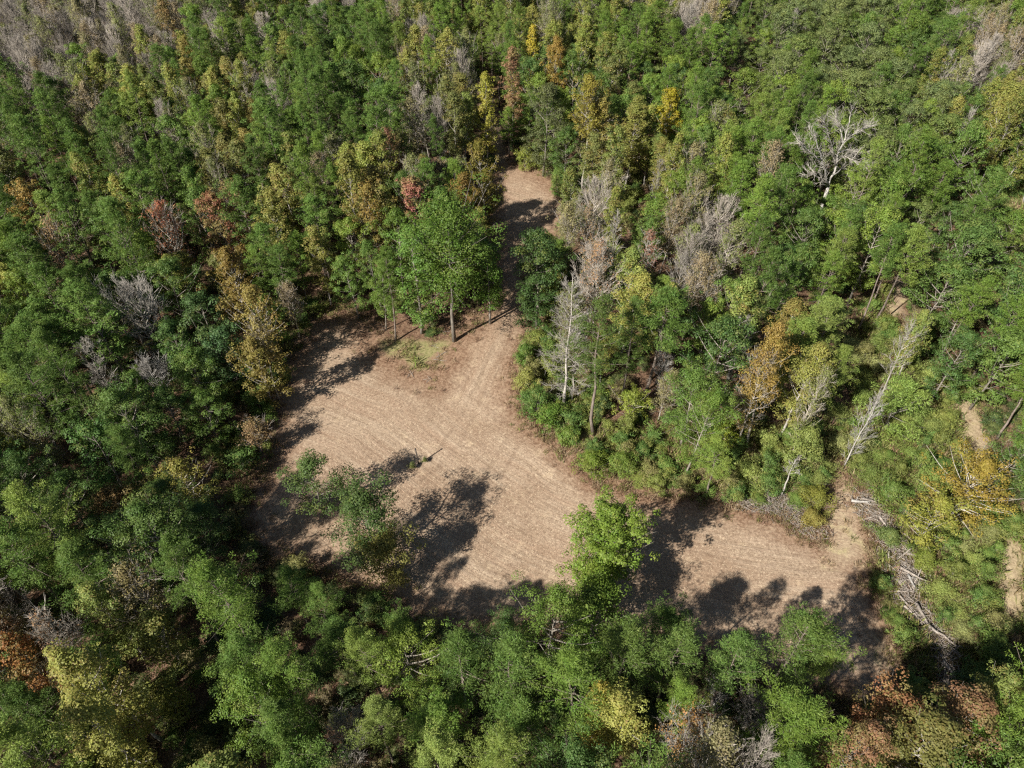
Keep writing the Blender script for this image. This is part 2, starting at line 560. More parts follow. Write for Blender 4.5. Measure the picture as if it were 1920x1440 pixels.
    # clump on the leading shoot
    top = np.stack([np.full(4, tp[-1, 0]), np.full(4, tp[-1, 1]), Ht * np.array([0.93, 0.96, 0.985, 1.0])], 1)
    top[:, :2] += r.normal(0, 0.15 * R * 0.3, (4, 2))
    C = np.concatenate([C, top])
    keep = r.random(len(C)) > k.get('gap', 0.08)
    C = C[keep]
    cr = k['cr'] * (0.65 + 0.75 * r.random(len(C)))
    nl = np.maximum(3, (k['lv'] * (cr / k['cr']) ** 2)).astype(int)
    ci = np.repeat(np.arange(len(C)), nl)
    N_ = len(ci)
    d = sphere_dirs(N_, r)
    d[:, 2] = np.where(d[:, 2] < -0.35, -d[:, 2], d[:, 2])
    rad = cr[ci] * (0.35 + 0.65 * r.random(N_) ** 0.5)
    off = d * rad[:, None]
    off[:, 2] *= k['flat']
    P = C[ci] + off
    if k['mode'] == 'needle':
        Ax = d + np.array([0, 0, 0.3]) + sphere_dirs(N_, r) * 0.5
        Nm = np.cross(Ax, sphere_dirs(N_, r)) * 0.8 + d * 0.25 + np.array([0, 0, 0.75])
        V, F = leaves(P, Nm, Ax, k['ll'], k['lw'], r)
    else:
        Nm = d * 1.1 + np.array([0, 0, 0.5]) + sphere_dirs(N_, r) * 0.55
        Ax = sphere_dirs(N_, r)
        V, F = leaves(P, Nm, Ax, k['ll'], k['lw'], r)
    cc = r.random(len(C))
    col = np.stack([r.random(N_) * 0.7 + 0.3 * cc[ci], np.clip(cc[ci] * 0.8 + r.random(N_) * 0.2, 0, 1), r.random(len(C))[ci]], 1)
    return lim, (V, F, col)


def make_meshes(kind, seed, **over):
    k = dict(SPEC[kind])
    k.update(over)
    lim, lf = grow(seed, **k)
    tm = mesh_from(kind + '_trunk', lim[0], lim[1], M[k['bark']], smooth=True)
    cm = mesh_from(kind + '_crown', lf[0], lf[1], M[k['leaf']], lf[2]) if lf is not None else None
    return dict(trunk=tm, crown=cm, H=k['H'], R=k['R'])


def split_bare(seed, **over):
    """leafless tree: trunk and branches as two meshes"""
    k = dict(SPEC['bare'])
    k.update(over)
    lim, _ = grow(seed, **k)
    nv = 9 * 6 + 2
    nf = 8 * 6 + 6
    V, F = lim
    tm = mesh_from('bare_trunk', V[:nv], F[:nf], M[k['bark']], smooth=True)
    bm_ = mesh_from('bare_branches', V[nv:], F[nf:] - nv, M[k['bark']])
    return dict(trunk=tm, crown=bm_, H=k['H'], R=k['R'])


VAR = {}
NVAR = {'pine': 7, 'oak': 6, 'poplar': 5, 'maple': 4, 'thin': 6, 'shrub': 6, 'thicket': 4}
for kd, nv in NVAR.items():
    VAR[kd] = []
    for i in range(nv):
        ov = {}
        if kd in ('shrub', 'thicket'):
            ov = dict(lobe=0.2 + 0.05 * i, gap=0.1 + 0.04 * i)
        if kd in ('thin', 'poplar', 'maple'):
            ov = dict(cb=SPEC[kd]['cb'] + 0.08 * (i % 3), gap=0.06 + 0.05 * (i % 3), lobe=0.15 + 0.06 * (i % 2))
        if kd == 'pine':
            ov = dict(cb=0.34 + 0.04 * i, lobe=0.18 + 0.06 * (i % 3), gap=0.06 + 0.05 * (i % 4))
        if kd == 'oak':
            ov = dict(lobe=0.16 + 0.03 * i, gap=0.05 + 0.03 * (i % 3))
        VAR[kd].append(make_meshes(kd, 100 + i * 17 + len(kd), **ov))
VARN = {kd: [] for kd in VAR}
for kd, nv in {'pine': 4, 'oak': 3, 'poplar': 3, 'maple': 1, 'thin': 2, 'shrub': 2, 'thicket': 2}.items():
    for i in range(nv):
        sp = SPEC[kd]
        ov = dict(ll=sp['ll'] * 0.75, lw=sp['lw'] * 0.75, lv=int(sp['lv'] * 1.4))
        if kd == 'pine':
            ov.update(cb=0.42 + 0.04 * i, lobe=0.2 + 0.04 * i, gap=0.1)
        VARN[kd].append(make_meshes(kd, 900 + i * 13 + len(kd), **ov))
VAR['bare'] = [split_bare(300 + i, cb=0.15 + 0.06 * i) for i in range(5)]

COLS = {   # own colours of the foliage (linear albedo)
    'P': [(0.108, 0.19, 0.031), (0.128, 0.214, 0.034), (0.088, 0.162, 0.031), (0.158, 0.232, 0.045)],
    'p': [(0.175, 0.245, 0.05), (0.185, 0.25, 0.06)],
    'D': [(0.07, 0.132, 0.029), (0.082, 0.148, 0.032), (0.068, 0.136, 0.034)],
    'O': [(0.14, 0.18, 0.06), (0.122, 0.168, 0.06), (0.12, 0.172, 0.045)],
    'G': [(0.115, 0.2, 0.033), (0.102, 0.182, 0.036), (0.146, 0.222, 0.036)],
    'Y': [(0.205, 0.25, 0.055), (0.25, 0.27, 0.065), (0.165, 0.22, 0.055)],
    'y': [(0.19, 0.195, 0.055), (0.24, 0.22, 0.06), (0.155, 0.18, 0.055)],
    'R': [(0.24, 0.13, 0.07), (0.26, 0.16, 0.075)],
    'T': [(0.21, 0.2, 0.085), (0.17, 0.195, 0.065), (0.24, 0.2, 0.105), (0.15, 0.185, 0.06)],
    'B': [(0.2, 0.16, 0.1)],
    'S': [(0.125, 0.205, 0.045), (0.18, 0.225, 0.055), (0.095, 0.175, 0.042), (0.21, 0.21, 0.075)],
    'L': [(0.27, 0.34, 0.095), (0.3, 0.33, 0.13), (0.21, 0.3, 0.075)],
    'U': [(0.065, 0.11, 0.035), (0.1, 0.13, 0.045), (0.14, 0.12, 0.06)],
}
KIND = {'P': 'pine', 'p': 'pine', 'D': 'oak', 'O': 'oak', 'G': 'oak', 'Y': 'poplar', 'y': 'poplar', 'R': 'maple', 'T': 'thin',
        'B': 'bare', 'S': 'shrub', 'L': 'thicket', 'U': 'shrub'}
NAME = {'pine': 'pine_tree', 'oak': 'oak_tree', 'poplar': 'poplar_tree', 'maple': 'maple_tree', 'thin': 'gum_tree',
        'bare': 'bare_tree', 'shrub': 'shrub', 'thicket': 'bush'}
CAT = {'pine': 'pine', 'oak': 'oak', 'poplar': 'hardwood', 'maple': 'maple', 'thin': 'thin hardwood', 'bare': 'bare tree',
       'shrub': 'shrub', 'thicket': 'bush'}


def link(o, parent=None):
    COL.objects.link(o)
    if parent is not None:
        o.parent = parent
    return o


def tag(o, label=None, cat=None, group=None, kind=None):
    if label:
        o['label'] = label
    if cat:
        o['category'] = cat
    if group:
        o['group'] = group
    if kind:
        o['kind'] = kind
    return o


PLANTED = []


def plant(kind, v, x, y, sx, sz, rz, color, label, group=None, tilt=(0, 0), name=None, cat=None):
    root = bpy.data.objects.new(name or NAME[kind], None)
    PLANTED.append(root)
    root.empty_display_size = 0.5
    link(root)
    root.location = (x, y, float(ground_h(x, y)) - 0.05)
    root.rotation_euler = (tilt[0], tilt[1], rz)
    root.scale = (sx, sx, sz)
    tag(root, label, cat or CAT[kind], group)
    t = link(bpy.data.objects.new('stem' if kind in ('shrub', 'thicket') else 'trunk', v['trunk']), root)
    if v['crown'] is not None:
        c = link(bpy.data.objects.new('branches' if kind == 'bare' else ('foliage' if kind in ('shrub', 'thicket') else 'crown'), v['crown']), root)
        c.color = (*color, 1)
    return root


# ------------------------------------------------------------------ ground and clearing
def ground_zone(u, v):
    c = cell(u, v)
    return 1.0 if c in 'SL.' else 0.0


def build_ground():
    x = np.concatenate([[-1800, -900, -500, -300], np.arange(-199.5, 200, 1.5), [300, 500, 900, 1800]])
    y = np.concatenate([[-1500, -700, -300, -120, -60], np.arange(-30, 281, 1.5), [330, 450, 700, 1200, 2500]])
    X, Y = np.meshgrid(x, y)
    Z = ground_h(X, Y)
    Xf, Yf = X.ravel(), Y.ravel()
    d, _, _ = seg_dist(FIELD, Xf, Yf, closed=True)
    ins = inside(FIELD, Xf, Yf)
    edge = np.where(ins, d, -d)
    te = np.full(Xf.shape, -1e3)
    for tpoly in TRACKS:
        dt, _, _ = seg_dist(tpoly, Xf, Yf, closed=True)
        te = np.maximum(te, np.where(inside(tpoly, Xf, Yf), dt, -dt))
    # mowing lines: distance to the tractor's paths
    path1 = [px(u, v)[:2] for u, v in [(560, 690), (640, 690), (760, 740), (880, 830), (1010, 920), (1200, 1000), (1400, 1040), (1600, 1060)]]
    path2 = [px(u, v)[:2] for u, v in [(960, 520), (945, 620), (910, 700), (880, 780), (820, 860), (700, 960)]]
    d1, s1, r1 = seg_dist(path1, Xf, Yf)
    d2, s2, r2 = seg_dist(path2, Xf, Yf)
    w2 = np.clip((px(0, 790)[1] - 0) * 0 + (Yf - px(0, 830)[1]) / 14.0, 0, 1) * np.clip((14 - d2) / 6, 0, 1)
    right = np.zeros(Xf.shape)
    u, v, fw = proj(Xf, Yf, 0 * Xf)
    ok = (fw > 5)
    for i in np.nonzero(ok & (np.abs(Xf) < 210) & (Yf > -20) & (Yf < 260))[0]:
        if u[i] > -100 and u[i] < 2100:
            right[i] = ground_zone(u[i], v[i])
    right = right.reshape(X.shape)
    for _ in range(3):
        q = np.pad(right, 1, mode='edge')
        right = (q[:-2, 1:-1] + q[2:, 1:-1] + q[1:-1, :-2] + q[1:-1, 2:] + q[1:-1, 1:-1]) / 5
    right = right.ravel()
    attrs = {'edge': edge, 'track': te, 'across_a': d1 * s1, 'along_a': r1, 'across_b': d2 * s2, 'along_b': r2,
             'mow_b': w2, 'weedy': right}
    nx, ny = len(x), len(y)
    I = np.arange(nx * ny).reshape(ny, nx)
    F = np.stack([I[:-1, :-1], I[:-1, 1:], I[1:, 1:], I[1:, :-1]], -1).reshape(-1, 4)
    V = np.stack([Xf, Yf, Z.ravel()], 1)
    e = edge[F].mean(1)
    tk = te[F].mean(1)
    sets = {'ground': (e <= 0) & (tk <= 0), 'clearing': e > 0, 'dirt_track': (e <= 0) & (tk > 0)}
    mat = ground_material()
    for nm, sel in sets.items():
        fs = F[sel]
        idx, inv = np.unique(fs, return_inverse=True)
        me = mesh_from(nm, V[idx], inv.reshape(-1, 4), mat, smooth=True)
        for an, arr in attrs.items():
            a = me.attributes.new(an, 'FLOAT', 'POINT')
            a.data.foreach_set('value', np.ascontiguousarray(arr[idx], np.float32))
        o = link(bpy.data.objects.new(nm, me))
        tag(o, {'ground': 'brown leaf-littered forest floor with weeds under and between the trees',
                'clearing': 'mown tan stubble clearing in the middle of the forest',
                'dirt_track': 'short open stretches of reddish dirt track between the trees'}[nm], None, None, 'structure')


def ground_material():
    m, N, L = new_mat('forest_and_field_soil')

    def attr(n):
        a = N.new('ShaderNodeAttribute')
        a.attribute_name = n
        return a.outputs['Fac']

    def math_(op, a, b=None, c=None):
        n = N.new('ShaderNodeMath')
        n.operation = op
        for i, q in enumerate((a, b, c)):
            if q is None:
                continue
            if isinstance(q, (int, float)):
                n.inputs[i].default_value = q
            else:
                L.new(q, n.inputs[i])
        return n.outputs[0]

    def noise(vec, scale, detail=4, rough=0.6):
        n = N.new('ShaderNodeTexNoise')
        n.inputs['Scale'].default_value = scale
        n.inputs['Detail'].default_value = detail
        n.inputs['Roughness'].default_value = rough
        L.new(vec, n.inputs['Vector'])
        return n.outputs[0]

    def ramp(f, stops):
        n = N.new('ShaderNodeValToRGB')
        e = n.color_ramp.elements
        while len(e) < len(stops):
            e.new(0.5)
        for el, (p, c) in zip(e, stops):
            el.position = p
            el.color = (*c, 1)
        L.new(f, n.inputs[0])
        return n.outputs[0]

    def mix(f, a, b, mode='MIX'):
        n = N.new('ShaderNodeMix')
        n.data_type = 'RGBA'
        n.blend_type = mode
        if isinstance(f, (int, float)):
            n.inputs['Factor'].default_value = f
        else:
            L.new(f, n.inputs['Factor'])
        for s, q in (('A', a), ('B', b)):
            if isinstance(q, tuple):
                n.inputs[s].default_value = (*q, 1)
            else:
                L.new(q, n.inputs[s])
        return n.outputs['Result']

    def smooth(v, a, b):
        n = N.new('ShaderNodeMapRange')
        n.interpolation_type = 'SMOOTHSTEP'
        L.new(v, n.inputs['Value'])
        n.inputs['From Min'].default_value = a
        n.inputs['From Max'].default_value = b
        return n.outputs[0]

    geo = N.new('ShaderNodeNewGeometry')
    P = geo.outputs['Position']
    big = noise(P, 0.07, 5)
    med = noise(P, 0.45, 5)
    fine = noise(P, 2.6, 4, 0.7)
    vfine = noise(P, 8.0, 3, 0.7)

    def comb(a, b, sa, sb):
        c = N.new('ShaderNodeCombineXYZ')
        L.new(math_('MULTIPLY', a, sa), c.inputs[0])
        L.new(math_('MULTIPLY', b, sb), c.inputs[1])
        return c.outputs[0]

    wob = math_('MULTIPLY', math_('SUBTRACT', noise(P, 0.1, 1, 0.4), 0.5), 1.6)
    aa = math_('ADD', attr('across_a'), wob)
    ab = math_('ADD', attr('across_b'), wob)
    la, lb = attr('along_a'), attr('along_b')
    line_a = noise(comb(aa, la, 1.7, 0.06), 1.0, 5, 0.75)
    line_b = noise(comb(ab, lb, 1.7, 0.06), 1.0, 5, 0.75)
    swa = noise(comb(aa, la, 0.42, 0.03), 1.0, 2, 0.5)
    swb = noise(comb(ab, lb, 0.42, 0.03), 1.0, 2, 0.5)
    mb = attr('mow_b')

    def fmix(f, a, b):
        n = N.new('ShaderNodeMix')
        n.data_type = 'FLOAT'
        L.new(f, n.inputs[0])
        L.new(a, n.inputs[2])
        L.new(b, n.inputs[3])
        return n.outputs[0]
    line = fmix(mb, line_a, line_b)
    swath = fmix(mb, swa, swb)

    # chopped straw: short flecks lying every way
    vor = N.new('ShaderNodeTexVoronoi')
    vor.inputs['Scale'].default_value = 10.0
    dist = N.new('ShaderNodeVectorMath')
    dist.operation = 'ADD'
    L.new(P, dist.inputs[0])
    nv = N.new('ShaderNodeTexNoise')
    nv.inputs['Scale'].default_value = 1.5
    L.new(P, nv.inputs['Vector'])
    L.new(nv.outputs['Color'], dist.inputs[1])
    L.new(dist.outputs[0], vor.inputs['Vector'])
    fleck = N.new('ShaderNodeSeparateColor')
    L.new(vor.outputs['Color'], fleck.inputs[0])
    fleckv = fleck.outputs[0]

    straw = ramp(line, [(0.3, (0.195, 0.137, 0.094)), (0.45, (0.298, 0.221, 0.155)), (0.56, (0.342, 0.26, 0.187)), (0.72, (0.41, 0.324, 0.234))])
    soil = mix(smooth(swath, 0.42, 0.66), straw, (0.26, 0.17, 0.115))
    straw = mix(0.5, straw, soil)
    straw = mix(math_('MULTIPLY', smooth(big, 0.44, 0.62), 0.85), straw, (0.245, 0.17, 0.115))
    straw = mix(math_('MULTIPLY', smooth(med, 0.56, 0.75), 0.5), straw, (0.46, 0.36, 0.24))
    straw = mix(math_('MULTIPLY', smooth(fleckv, 0.82, 0.92), 0.5), straw, (0.53, 0.43, 0.30))
    straw = mix(math_('MULTIPLY', smooth(fleckv, 0.2, 0.08), 0.45), straw, (0.14, 0.09, 0.055))
    for acr in (aa, ab):
        for at_ in (0.0, 7.5):
            q = math_('ABSOLUTE', math_('SUBTRACT', math_('ABSOLUTE', math_('SUBTRACT', acr, at_)), 0.95))
            q = math_('MULTIPLY', math_('SUBTRACT', 1.0, smooth(q, 0.12, 0.42)), math_('MULTIPLY', smooth(med, 0.35, 0.6), 0.3))
            straw = mix(q, straw, (0.15, 0.1, 0.068))
    dk = ramp(fine, [(0.3, (0.72, 0.7, 0.68)), (0.5, (1, 1, 1)), (0.7, (1.18, 1.18, 1.16))])
    straw = mix(1.0, straw, dk, 'MULTIPLY')

    litter = ramp(fine, [(0.3, (0.05, 0.03, 0.02)), (0.5, (0.12, 0.07, 0.045)), (0.68, (0.2, 0.125, 0.08)), (0.8, (0.28, 0.2, 0.14))])
    litter = mix(math_('MULTIPLY', smooth(fleckv, 0.8, 0.9), 0.8), litter, (0.28, 0.2, 0.13))
    weeds = ramp(fine, [(0.3, (0.1, 0.1, 0.04)), (0.45, (0.2, 0.19, 0.08)), (0.6, (0.25, 0.215, 0.11)), (0.75, (0.18, 0.18, 0.07))])
    weeds = mix(smooth(med, 0.5, 0.68), weeds, (0.25, 0.165, 0.11))
    weeds = mix(math_('MULTIPLY', smooth(vfine, 0.55, 0.75), 0.5), weeds, (0.36, 0.3, 0.18))
    floor_ = mix(smooth(math_('ADD', attr('weedy'), math_('MULTIPLY', math_('SUBTRACT', med, 0.5), 0.9)), 0.3, 0.7), litter, weeds)
    jit = math_('ADD', math_('MULTIPLY', math_('SUBTRACT', med, 0.5), 5.0), math_('MULTIPLY', math_('SUBTRACT', fine, 0.5), 2.2))
    ed = math_('ADD', attr('edge'), jit)
    # rim of the field: reddish brown dead weeds
    rim = mix(smooth(fine, 0.35, 0.65), (0.14, 0.08, 0.05), (0.27, 0.18, 0.12))
    rim = mix(math_('MULTIPLY', smooth(vfine, 0.55, 0.7), 0.6), rim, (0.17, 0.15, 0.065))
    c = mix(smooth(ed, -3.6, -1.4), floor_, rim)
    c = mix(smooth(ed, -0.2, 4.2), c, straw)
    tj = math_('ADD', attr('track'), math_('MULTIPLY', jit, 0.8))
    dirt = mix(smooth(fine, 0.35, 0.65), (0.28, 0.205, 0.14), (0.38, 0.3, 0.2))
    dirt = mix(math_('MULTIPLY', smooth(med, 0.5, 0.7), 0.6), dirt, (0.36, 0.32, 0.16))
    c = mix(smooth(tj, -1.6, 2.0), c, dirt)
    out = N.new('ShaderNodeOutputMaterial')
    p = N.new('ShaderNodeBsdfPrincipled')
    L.new(c, p.inputs['Base Color'])
    p.inputs['Roughness'].default_value = 0.95
    p.inputs['Specular IOR Level'].default_value = 0.1
    hsum = math_('ADD', math_('MULTIPLY', line, 0.9), math_('ADD', math_('MULTIPLY', fine, 0.5), math_('MULTIPLY', vfine, 0.35)))
    bp = N.new('ShaderNodeBump')
    bp.inputs['Strength'].default_value = 0.75
    bp.inputs['Distance'].default_value = 0.16
    L.new(hsum, bp.inputs['Height'])
    L.new(bp.outputs[0], p.inputs['Normal'])
    L.new(p.outputs[0], out.inputs[0])
    return m


build_ground()

# ------------------------------------------------------------------ single trees read from the photograph
KEEP = []           # (outline in the photograph, distance) of single trees that must stay in view
taken = []          # (x, y, radius) of trees already standing


def height_between(base, top):
    """height of an upright thing whose foot and tip the photograph shows at these pixels"""
    b = px(*base)
    lo, hi = 0.0, 60.0
    for _ in range(40):
        mid = (lo + hi) / 2
        _, v, _ = proj(b[0], b[1], mid)
        if v > top[1]:
            lo = mid
        else:
            hi = mid
    return lo


def hero(kind, u, v, ht, wpx, color, label, seed=None, group=None, unique=True, name=None, cat=None, base=None, **over):
    """a tree whose TOP the photograph shows at (u, v); wpx = width of its crown there"""
    if base is not None:
        b = px(*base)
        ht = height_between(base, (u, v))
        _, _, fw = proj(b[0], b[1], ht * 0.75)
    else:
        b = px(u, v, ht)
        _, _, fw = proj(b[0], b[1], ht * 0.75)
    R = 0.5 * wpx * fw / FPX
    sd = seed or int(u * 7 + v)
    if unique:
        sp = SPEC[kind]
        # keep leaf density per crown surface
        f = max(0.6, min(2.2, (R * ht) / (sp['R'] * sp['H'])))
        ov = dict(H=ht, R=R, nb=int(sp['nb'] * min(1.6, f ** 0.5)), cl=max(3, int(round(sp['cl'] * min(1.5, f ** 0.35)))))
        if fw < 95 and kind != 'bare' and 'll' not in over:
            ov.update(ll=sp['ll'] * 0.8, lw=sp['lw'] * 0.8, lv=int(sp['lv'] * 1.15))
        ov.update(over)
        vv = split_bare(sd, **ov) if kind == 'bare' else make_meshes(kind, sd, **ov)
        sx = sz = 1.0
    else:
        vs = VAR[kind]
        vv = vs[sd % len(vs)]
        sx, sz = R / vv['R'], ht / vv['H']
    color = tuple(min(q * f_, 0.5) for q, f_ in zip(color, (1.6, 1.5, 1.15))) if kind != 'bare' else color
    o = plant(kind, vv, b[0], b[1], sx, sz, (sd * 1.7) % 6.28 if not over.get('lean') else 0, color, label, group, name=name, cat=cat)
    taken.append((b[0], b[1], R * (0.75 if kind not in ('bare',) else 0.6)))
    ub, vb, _ = proj(b[0], b[1], ht * (0.45 if base is None else 0.02))
    um, vm, _ = proj(b[0], b[1], ht * 0.5)
    q = 0.36 * wpx
    if base is None:
        KEEP.append(([(u - q, v), (u + q, v), (um + q, vm), (um - q, vm)], b[1]))
    else:
        KEEP.append(([(u - q, v), (u + q, v), (um + q, vm), (ub + 12, vb), (ub - 12, vb), (um - q, vm)], b[1]))
    if kind == 'bare' and base is not None:
        KEEP.extend([KEEP[-1]] * 3)
    return o


G1, G2, G3 = (0.105, 0.175, 0.025), (0.05, 0.11, 0.028), (0.035, 0.075, 0.025)
hero('oak', 1142, 954, 15, 152, (0.078, 0.134, 0.024), 'bright yellow-green leafy tree alone at the lower edge of the clearing', cb=0.06, nb=90, gap=0.0, lobe=0.07, rag=0.2, ll=0.21, lw=0.16, lv=46, cr=0.62, cl=6, start=0.15, name='gum_tree', cat='leafy tree')
hero('oak', 1125, 1122, 11, 125, (0.075, 0.135, 0.026), 'fresh green leafy tree under the bright yellow-green tree', cb=0.05, nb=50)
hero('oak', 578, 870, 9.5, 125, (0.05, 0.09, 0.03), 'open dark green oak at the left foot of the clearing, soil showing through it', gap=0.15, lobe=0.35, cb=0.2)
hero('oak', 678, 932, 12, 130, (0.046, 0.085, 0.028), 'dark green oak at the clearing foot, right of the open oak', gap=0.0, nb=52, lobe=0.3, cb=0.15)
hero('oak', 715, 1010, 8.5, 95, (0.12, 0.125, 0.04), 'yellowing low oak below the two dark oaks at the foot of the clearing', gap=0.15, cb=0.15)
hero('oak', 838, 385, 24, 190, (0.056, 0.112, 0.022), 'broad bright green oak with bare grey trunk where the track leaves the clearing', base=(852, 637), cb=0.4, nb=74, lobe=0.24, start=0.12, cl=6, gap=0.02, cr=1.15)
hero('oak', 768, 425, 19, 100, (0.055, 0.12, 0.028), 'green oak just left of the broad oak at the track mouth', cb=0.15, start=0.2)
hero('oak', 915, 455, 15, 70, (0.05, 0.105, 0.02), 'slim green oak just right of the broad oak, leaning over the track', cb=0.2)
hero('oak', 1006, 437, 16.5, 92, (0.032, 0.068, 0.022), 'dark green dense oak on the right side of the track', base=(1006, 612), cb=0.1, nb=60, gap=0.02, lobe=0.1)
hero('poplar', 905, 265, 19, 70, (0.11, 0.11, 0.025), 'olive poplar standing left of the small upper clearing', cb=0.1, nb=66)
hero('poplar', 868, 330, 16, 70, (0.13, 0.1, 0.03), 'bronze-olive poplar behind the broad oak, left of the upper clearing', cb=0.1, nb=60)
hero('maple', 690, 348, 18, 85, (0.14, 0.115, 0.035), 'orange and green maple with a red top left of the broad oak', nb=60)
hero('maple', 775, 333, 17, 60, (0.2, 0.1, 0.085), 'pinkish red maple behind the green oaks', nb=58)
hero('maple', 397, 370, 17, 92, (0.145, 0.08, 0.05), 'rusty red round-headed maple in the pines left of the clearing', nb=70, lobe=0.1)
hero('thin', 290, 388, 17, 85, (0.21, 0.1, 0.06), 'half-bare pinkish tan gum left of the rusty red maple', lv=12, unique=True)
hero('maple', 35, 345, 17, 75, (0.17, 0.125, 0.04), 'orange-yellow maple near the left edge of the photo', nb=60)
hero('thin', 92, 405, 16, 85, (0.2, 0.15, 0.09), 'tan half-bare gum below the orange-yellow maple at left', lv=7)
hero('poplar', 1001, 52, 20, 22, (0.26, 0.25, 0.04), 'narrow bright yellow poplar standing far behind the track')
hero('poplar', 1040, 75, 20, 46, (0.2, 0.16, 0.045), 'golden tan poplar right of the narrow yellow poplar')
hero('maple', 960, 100, 20, 42, (0.17, 0.11, 0.075), 'faded reddish maple left of the narrow yellow poplar')
hero('poplar', 911, 140, 20, 44, (0.2, 0.22, 0.045), 'light yellow-green poplar beside the far bend of the track')
hero('poplar', 1262, 168, 16, 50, (0.19, 0.19, 0.022), 'bright yellow-green poplar in the greens right of the track')
hero('poplar', 1107, 150, 22, 60, (0.16, 0.16, 0.035), 'yellow-green poplar with three pale bare trunks below its crown', cb=0.5)
hero('oak', 1024, 165, 18, 90, (0.07, 0.09, 0.045), 'grey-green oak behind the small upper clearing', cb=0.15)
hero('maple', 300, 1, 18, 40, (0.2, 0.16, 0.08), 'tan maple at the top left of the photo', unique=False)
hero('pine', 1128, 560, 0, 100, (0.05, 0.09, 0.025), 'tall green pine with pale bare trunk right of the clearing', base=(1113, 815), cb=0.42)
hero('pine', 1180, 560, 0, 80, (0.045, 0.085, 0.022), 'green pine with a dark trunk just right of the pale-trunked pine', base=(1162, 768), cb=0.4)
hero('bare', 1078, 512, 0, 62, (0.3, 0.28, 0.25), 'silvery bare tree with short level limbs at the right edge of the clearing', base=(1058, 762), a0=0.05, a1=0.7, cb=0.12, R=3.4, tr=0.2, bark='pale_bark', prof=prof_pine)
hero('thin', 1137, 455, 0, 90, (0.19, 0.13, 0.08), 'tall thin tan gum right of the silvery bare tree', base=(1112, 640), lv=8, twigs=16)
hero('bare', 1250, 640, 9, 45, (0.5, 0.5, 0.5), 'small silver-grey bare tree among green pines right of the clearing', bark='snag')
hero('poplar', 1475, 612, 0, 72, (0.18, 0.15, 0.045), 'golden yellow poplar on pale leaning stems right of the clearing', base=(1400, 838), cb=0.42)
hero('thin', 1440, 660, 0, 70, (0.2, 0.16, 0.06), 'tan thin gum leaning just left of the golden poplar', base=(1386, 842), lv=12)
hero('bare', 1692, 598, 0, 40, (0.5, 0.5, 0.5), 'tall white bare trunk with a thin top, right of centre', base=(1622, 795), bark='pale_bark', cb=0.5, tr=0.16, twigs=6, nb=26)
hero('bare', 1640, 735, 0, 50, (0.5, 0.5, 0.5), 'white bare tree with feathery upswept branches beside the tall white trunk', base=(1584, 872), bark='snag', cb=0.1, a0=0.9, twigs=7, nb=34)
hero('bare', 1503, 862, 0, 30, (0.5, 0.5, 0.5), 'thin white leaning bare trunk behind the brush pile', base=(1462, 932), bark='snag', cb=0.6, twigs=4, nb=12)
hero('maple', 1690, 1308, 13, 118, (0.155, 0.088, 0.048), 'rusty orange maple in the lower right corner beside the pines', nb=60, lobe=0.3, gap=0.2, a0=0.3, cb=0.3)
hero('poplar', 1127, 1288, 14, 50, (0.22, 0.22, 0.055), 'pale yellow narrow poplar among pines at the bottom of the photo', cb=0.1)
hero('pine', 1508, 1150, 18, 150, (0.062, 0.115, 0.03), 'broad light green pine in front of the dark shadows at the lower right', cb=0.4)
hero('pine', 1395, 1190, 16, 95, (0.05, 0.1, 0.028), 'green pine left of the broad light pine at the lower right')
hero('pine', 1185, 1165, 17, 130, (0.06, 0.105, 0.028), 'green pine directly below the bright yellow-green tree')
hero('pine', 1280, 1170, 17, 110, (0.055, 0.1, 0.028), 'green pine right below the bright yellow-green tree')
hero('oak', 160, 798, 13, 105, (0.045, 0.105, 0.032), 'bluish green round oak near the left edge of the photo', cb=0.15)
hero('oak', 410, 1078, 12, 75, (0.065, 0.11, 0.035), 'light green small oak in the dark wood at the lower left', cb=0.15)
hero('bare', 240, 535, 15, 95, (0.3, 0.28, 0.25), 'grey bare tree with wide spreading branches left of the clearing', R=4.2, a0=0.5, bark='pale_bark')
hero('bare', 275, 680, 9, 65, (0.3, 0.28, 0.25), 'smaller silver bare tree below the wide grey bare tree', bark='snag')
hero('bare', 160, 640, 14, 50, (0.3, 0.28, 0.25), 'grey bare tree behind the pines near the left edge', bark='pale_bark')
hero('thin', 230, 1060, 14, 120, (0.15, 0.14, 0.07), 'grey-green thin tree in the dark wood at the lower left', lv=24)
hero('poplar', 270, 1150, 12, 100, (0.11, 0.14, 0.045), 'yellow-green tree below the grey-green thin tree at the lower left', cb=0.1)
hero('poplar', 300, 1290, 7, 70, (0.14, 0.17, 0.05), 'low pale yellow-green tree near the bottom left corner', cb=0.05)
hero('maple', 15, 1190, 14, 80, (0.19, 0.1, 0.04), 'orange maple cut off by the left edge at the lower left')
hero('thin', 62, 1150, 16, 80, (0.18, 0.12, 0.08), 'grey-pink half-bare tree at the lower left edge', lv=4, twigs=16)
hero('bare', 650, 1350, 9, 90, (0.3, 0.28, 0.25), 'grey bare tree among pines at the bottom centre', bark='pale_bark')
hero('thin', 1305, 1340, 12, 110, (0.25, 0.16, 0.06), 'orange-tinged half-bare tree at the bottom right of centre', lv=14, twigs=16, bark='pale_bark')
hero('bare', 1365, 1262, 8, 34, (0.3, 0.28, 0.25), 'small silver bare tree between pines at the lower right', bark='snag')
hero('bare', 1430, 1300, 9, 60, (0.3, 0.28, 0.25), 'grey bare tree between pines at the bottom right', bark='pale_bark')
hero('oak', 1835, 425, 15, 165, (0.05, 0.095, 0.03), 'large deep green oak near the right edge of the photo', cb=0.1, nb=66)
hero('oak', 1790, 500, 13, 120, (0.052, 0.10, 0.028), 'deep green oak left below the large oak near the right edge', cb=0.1)
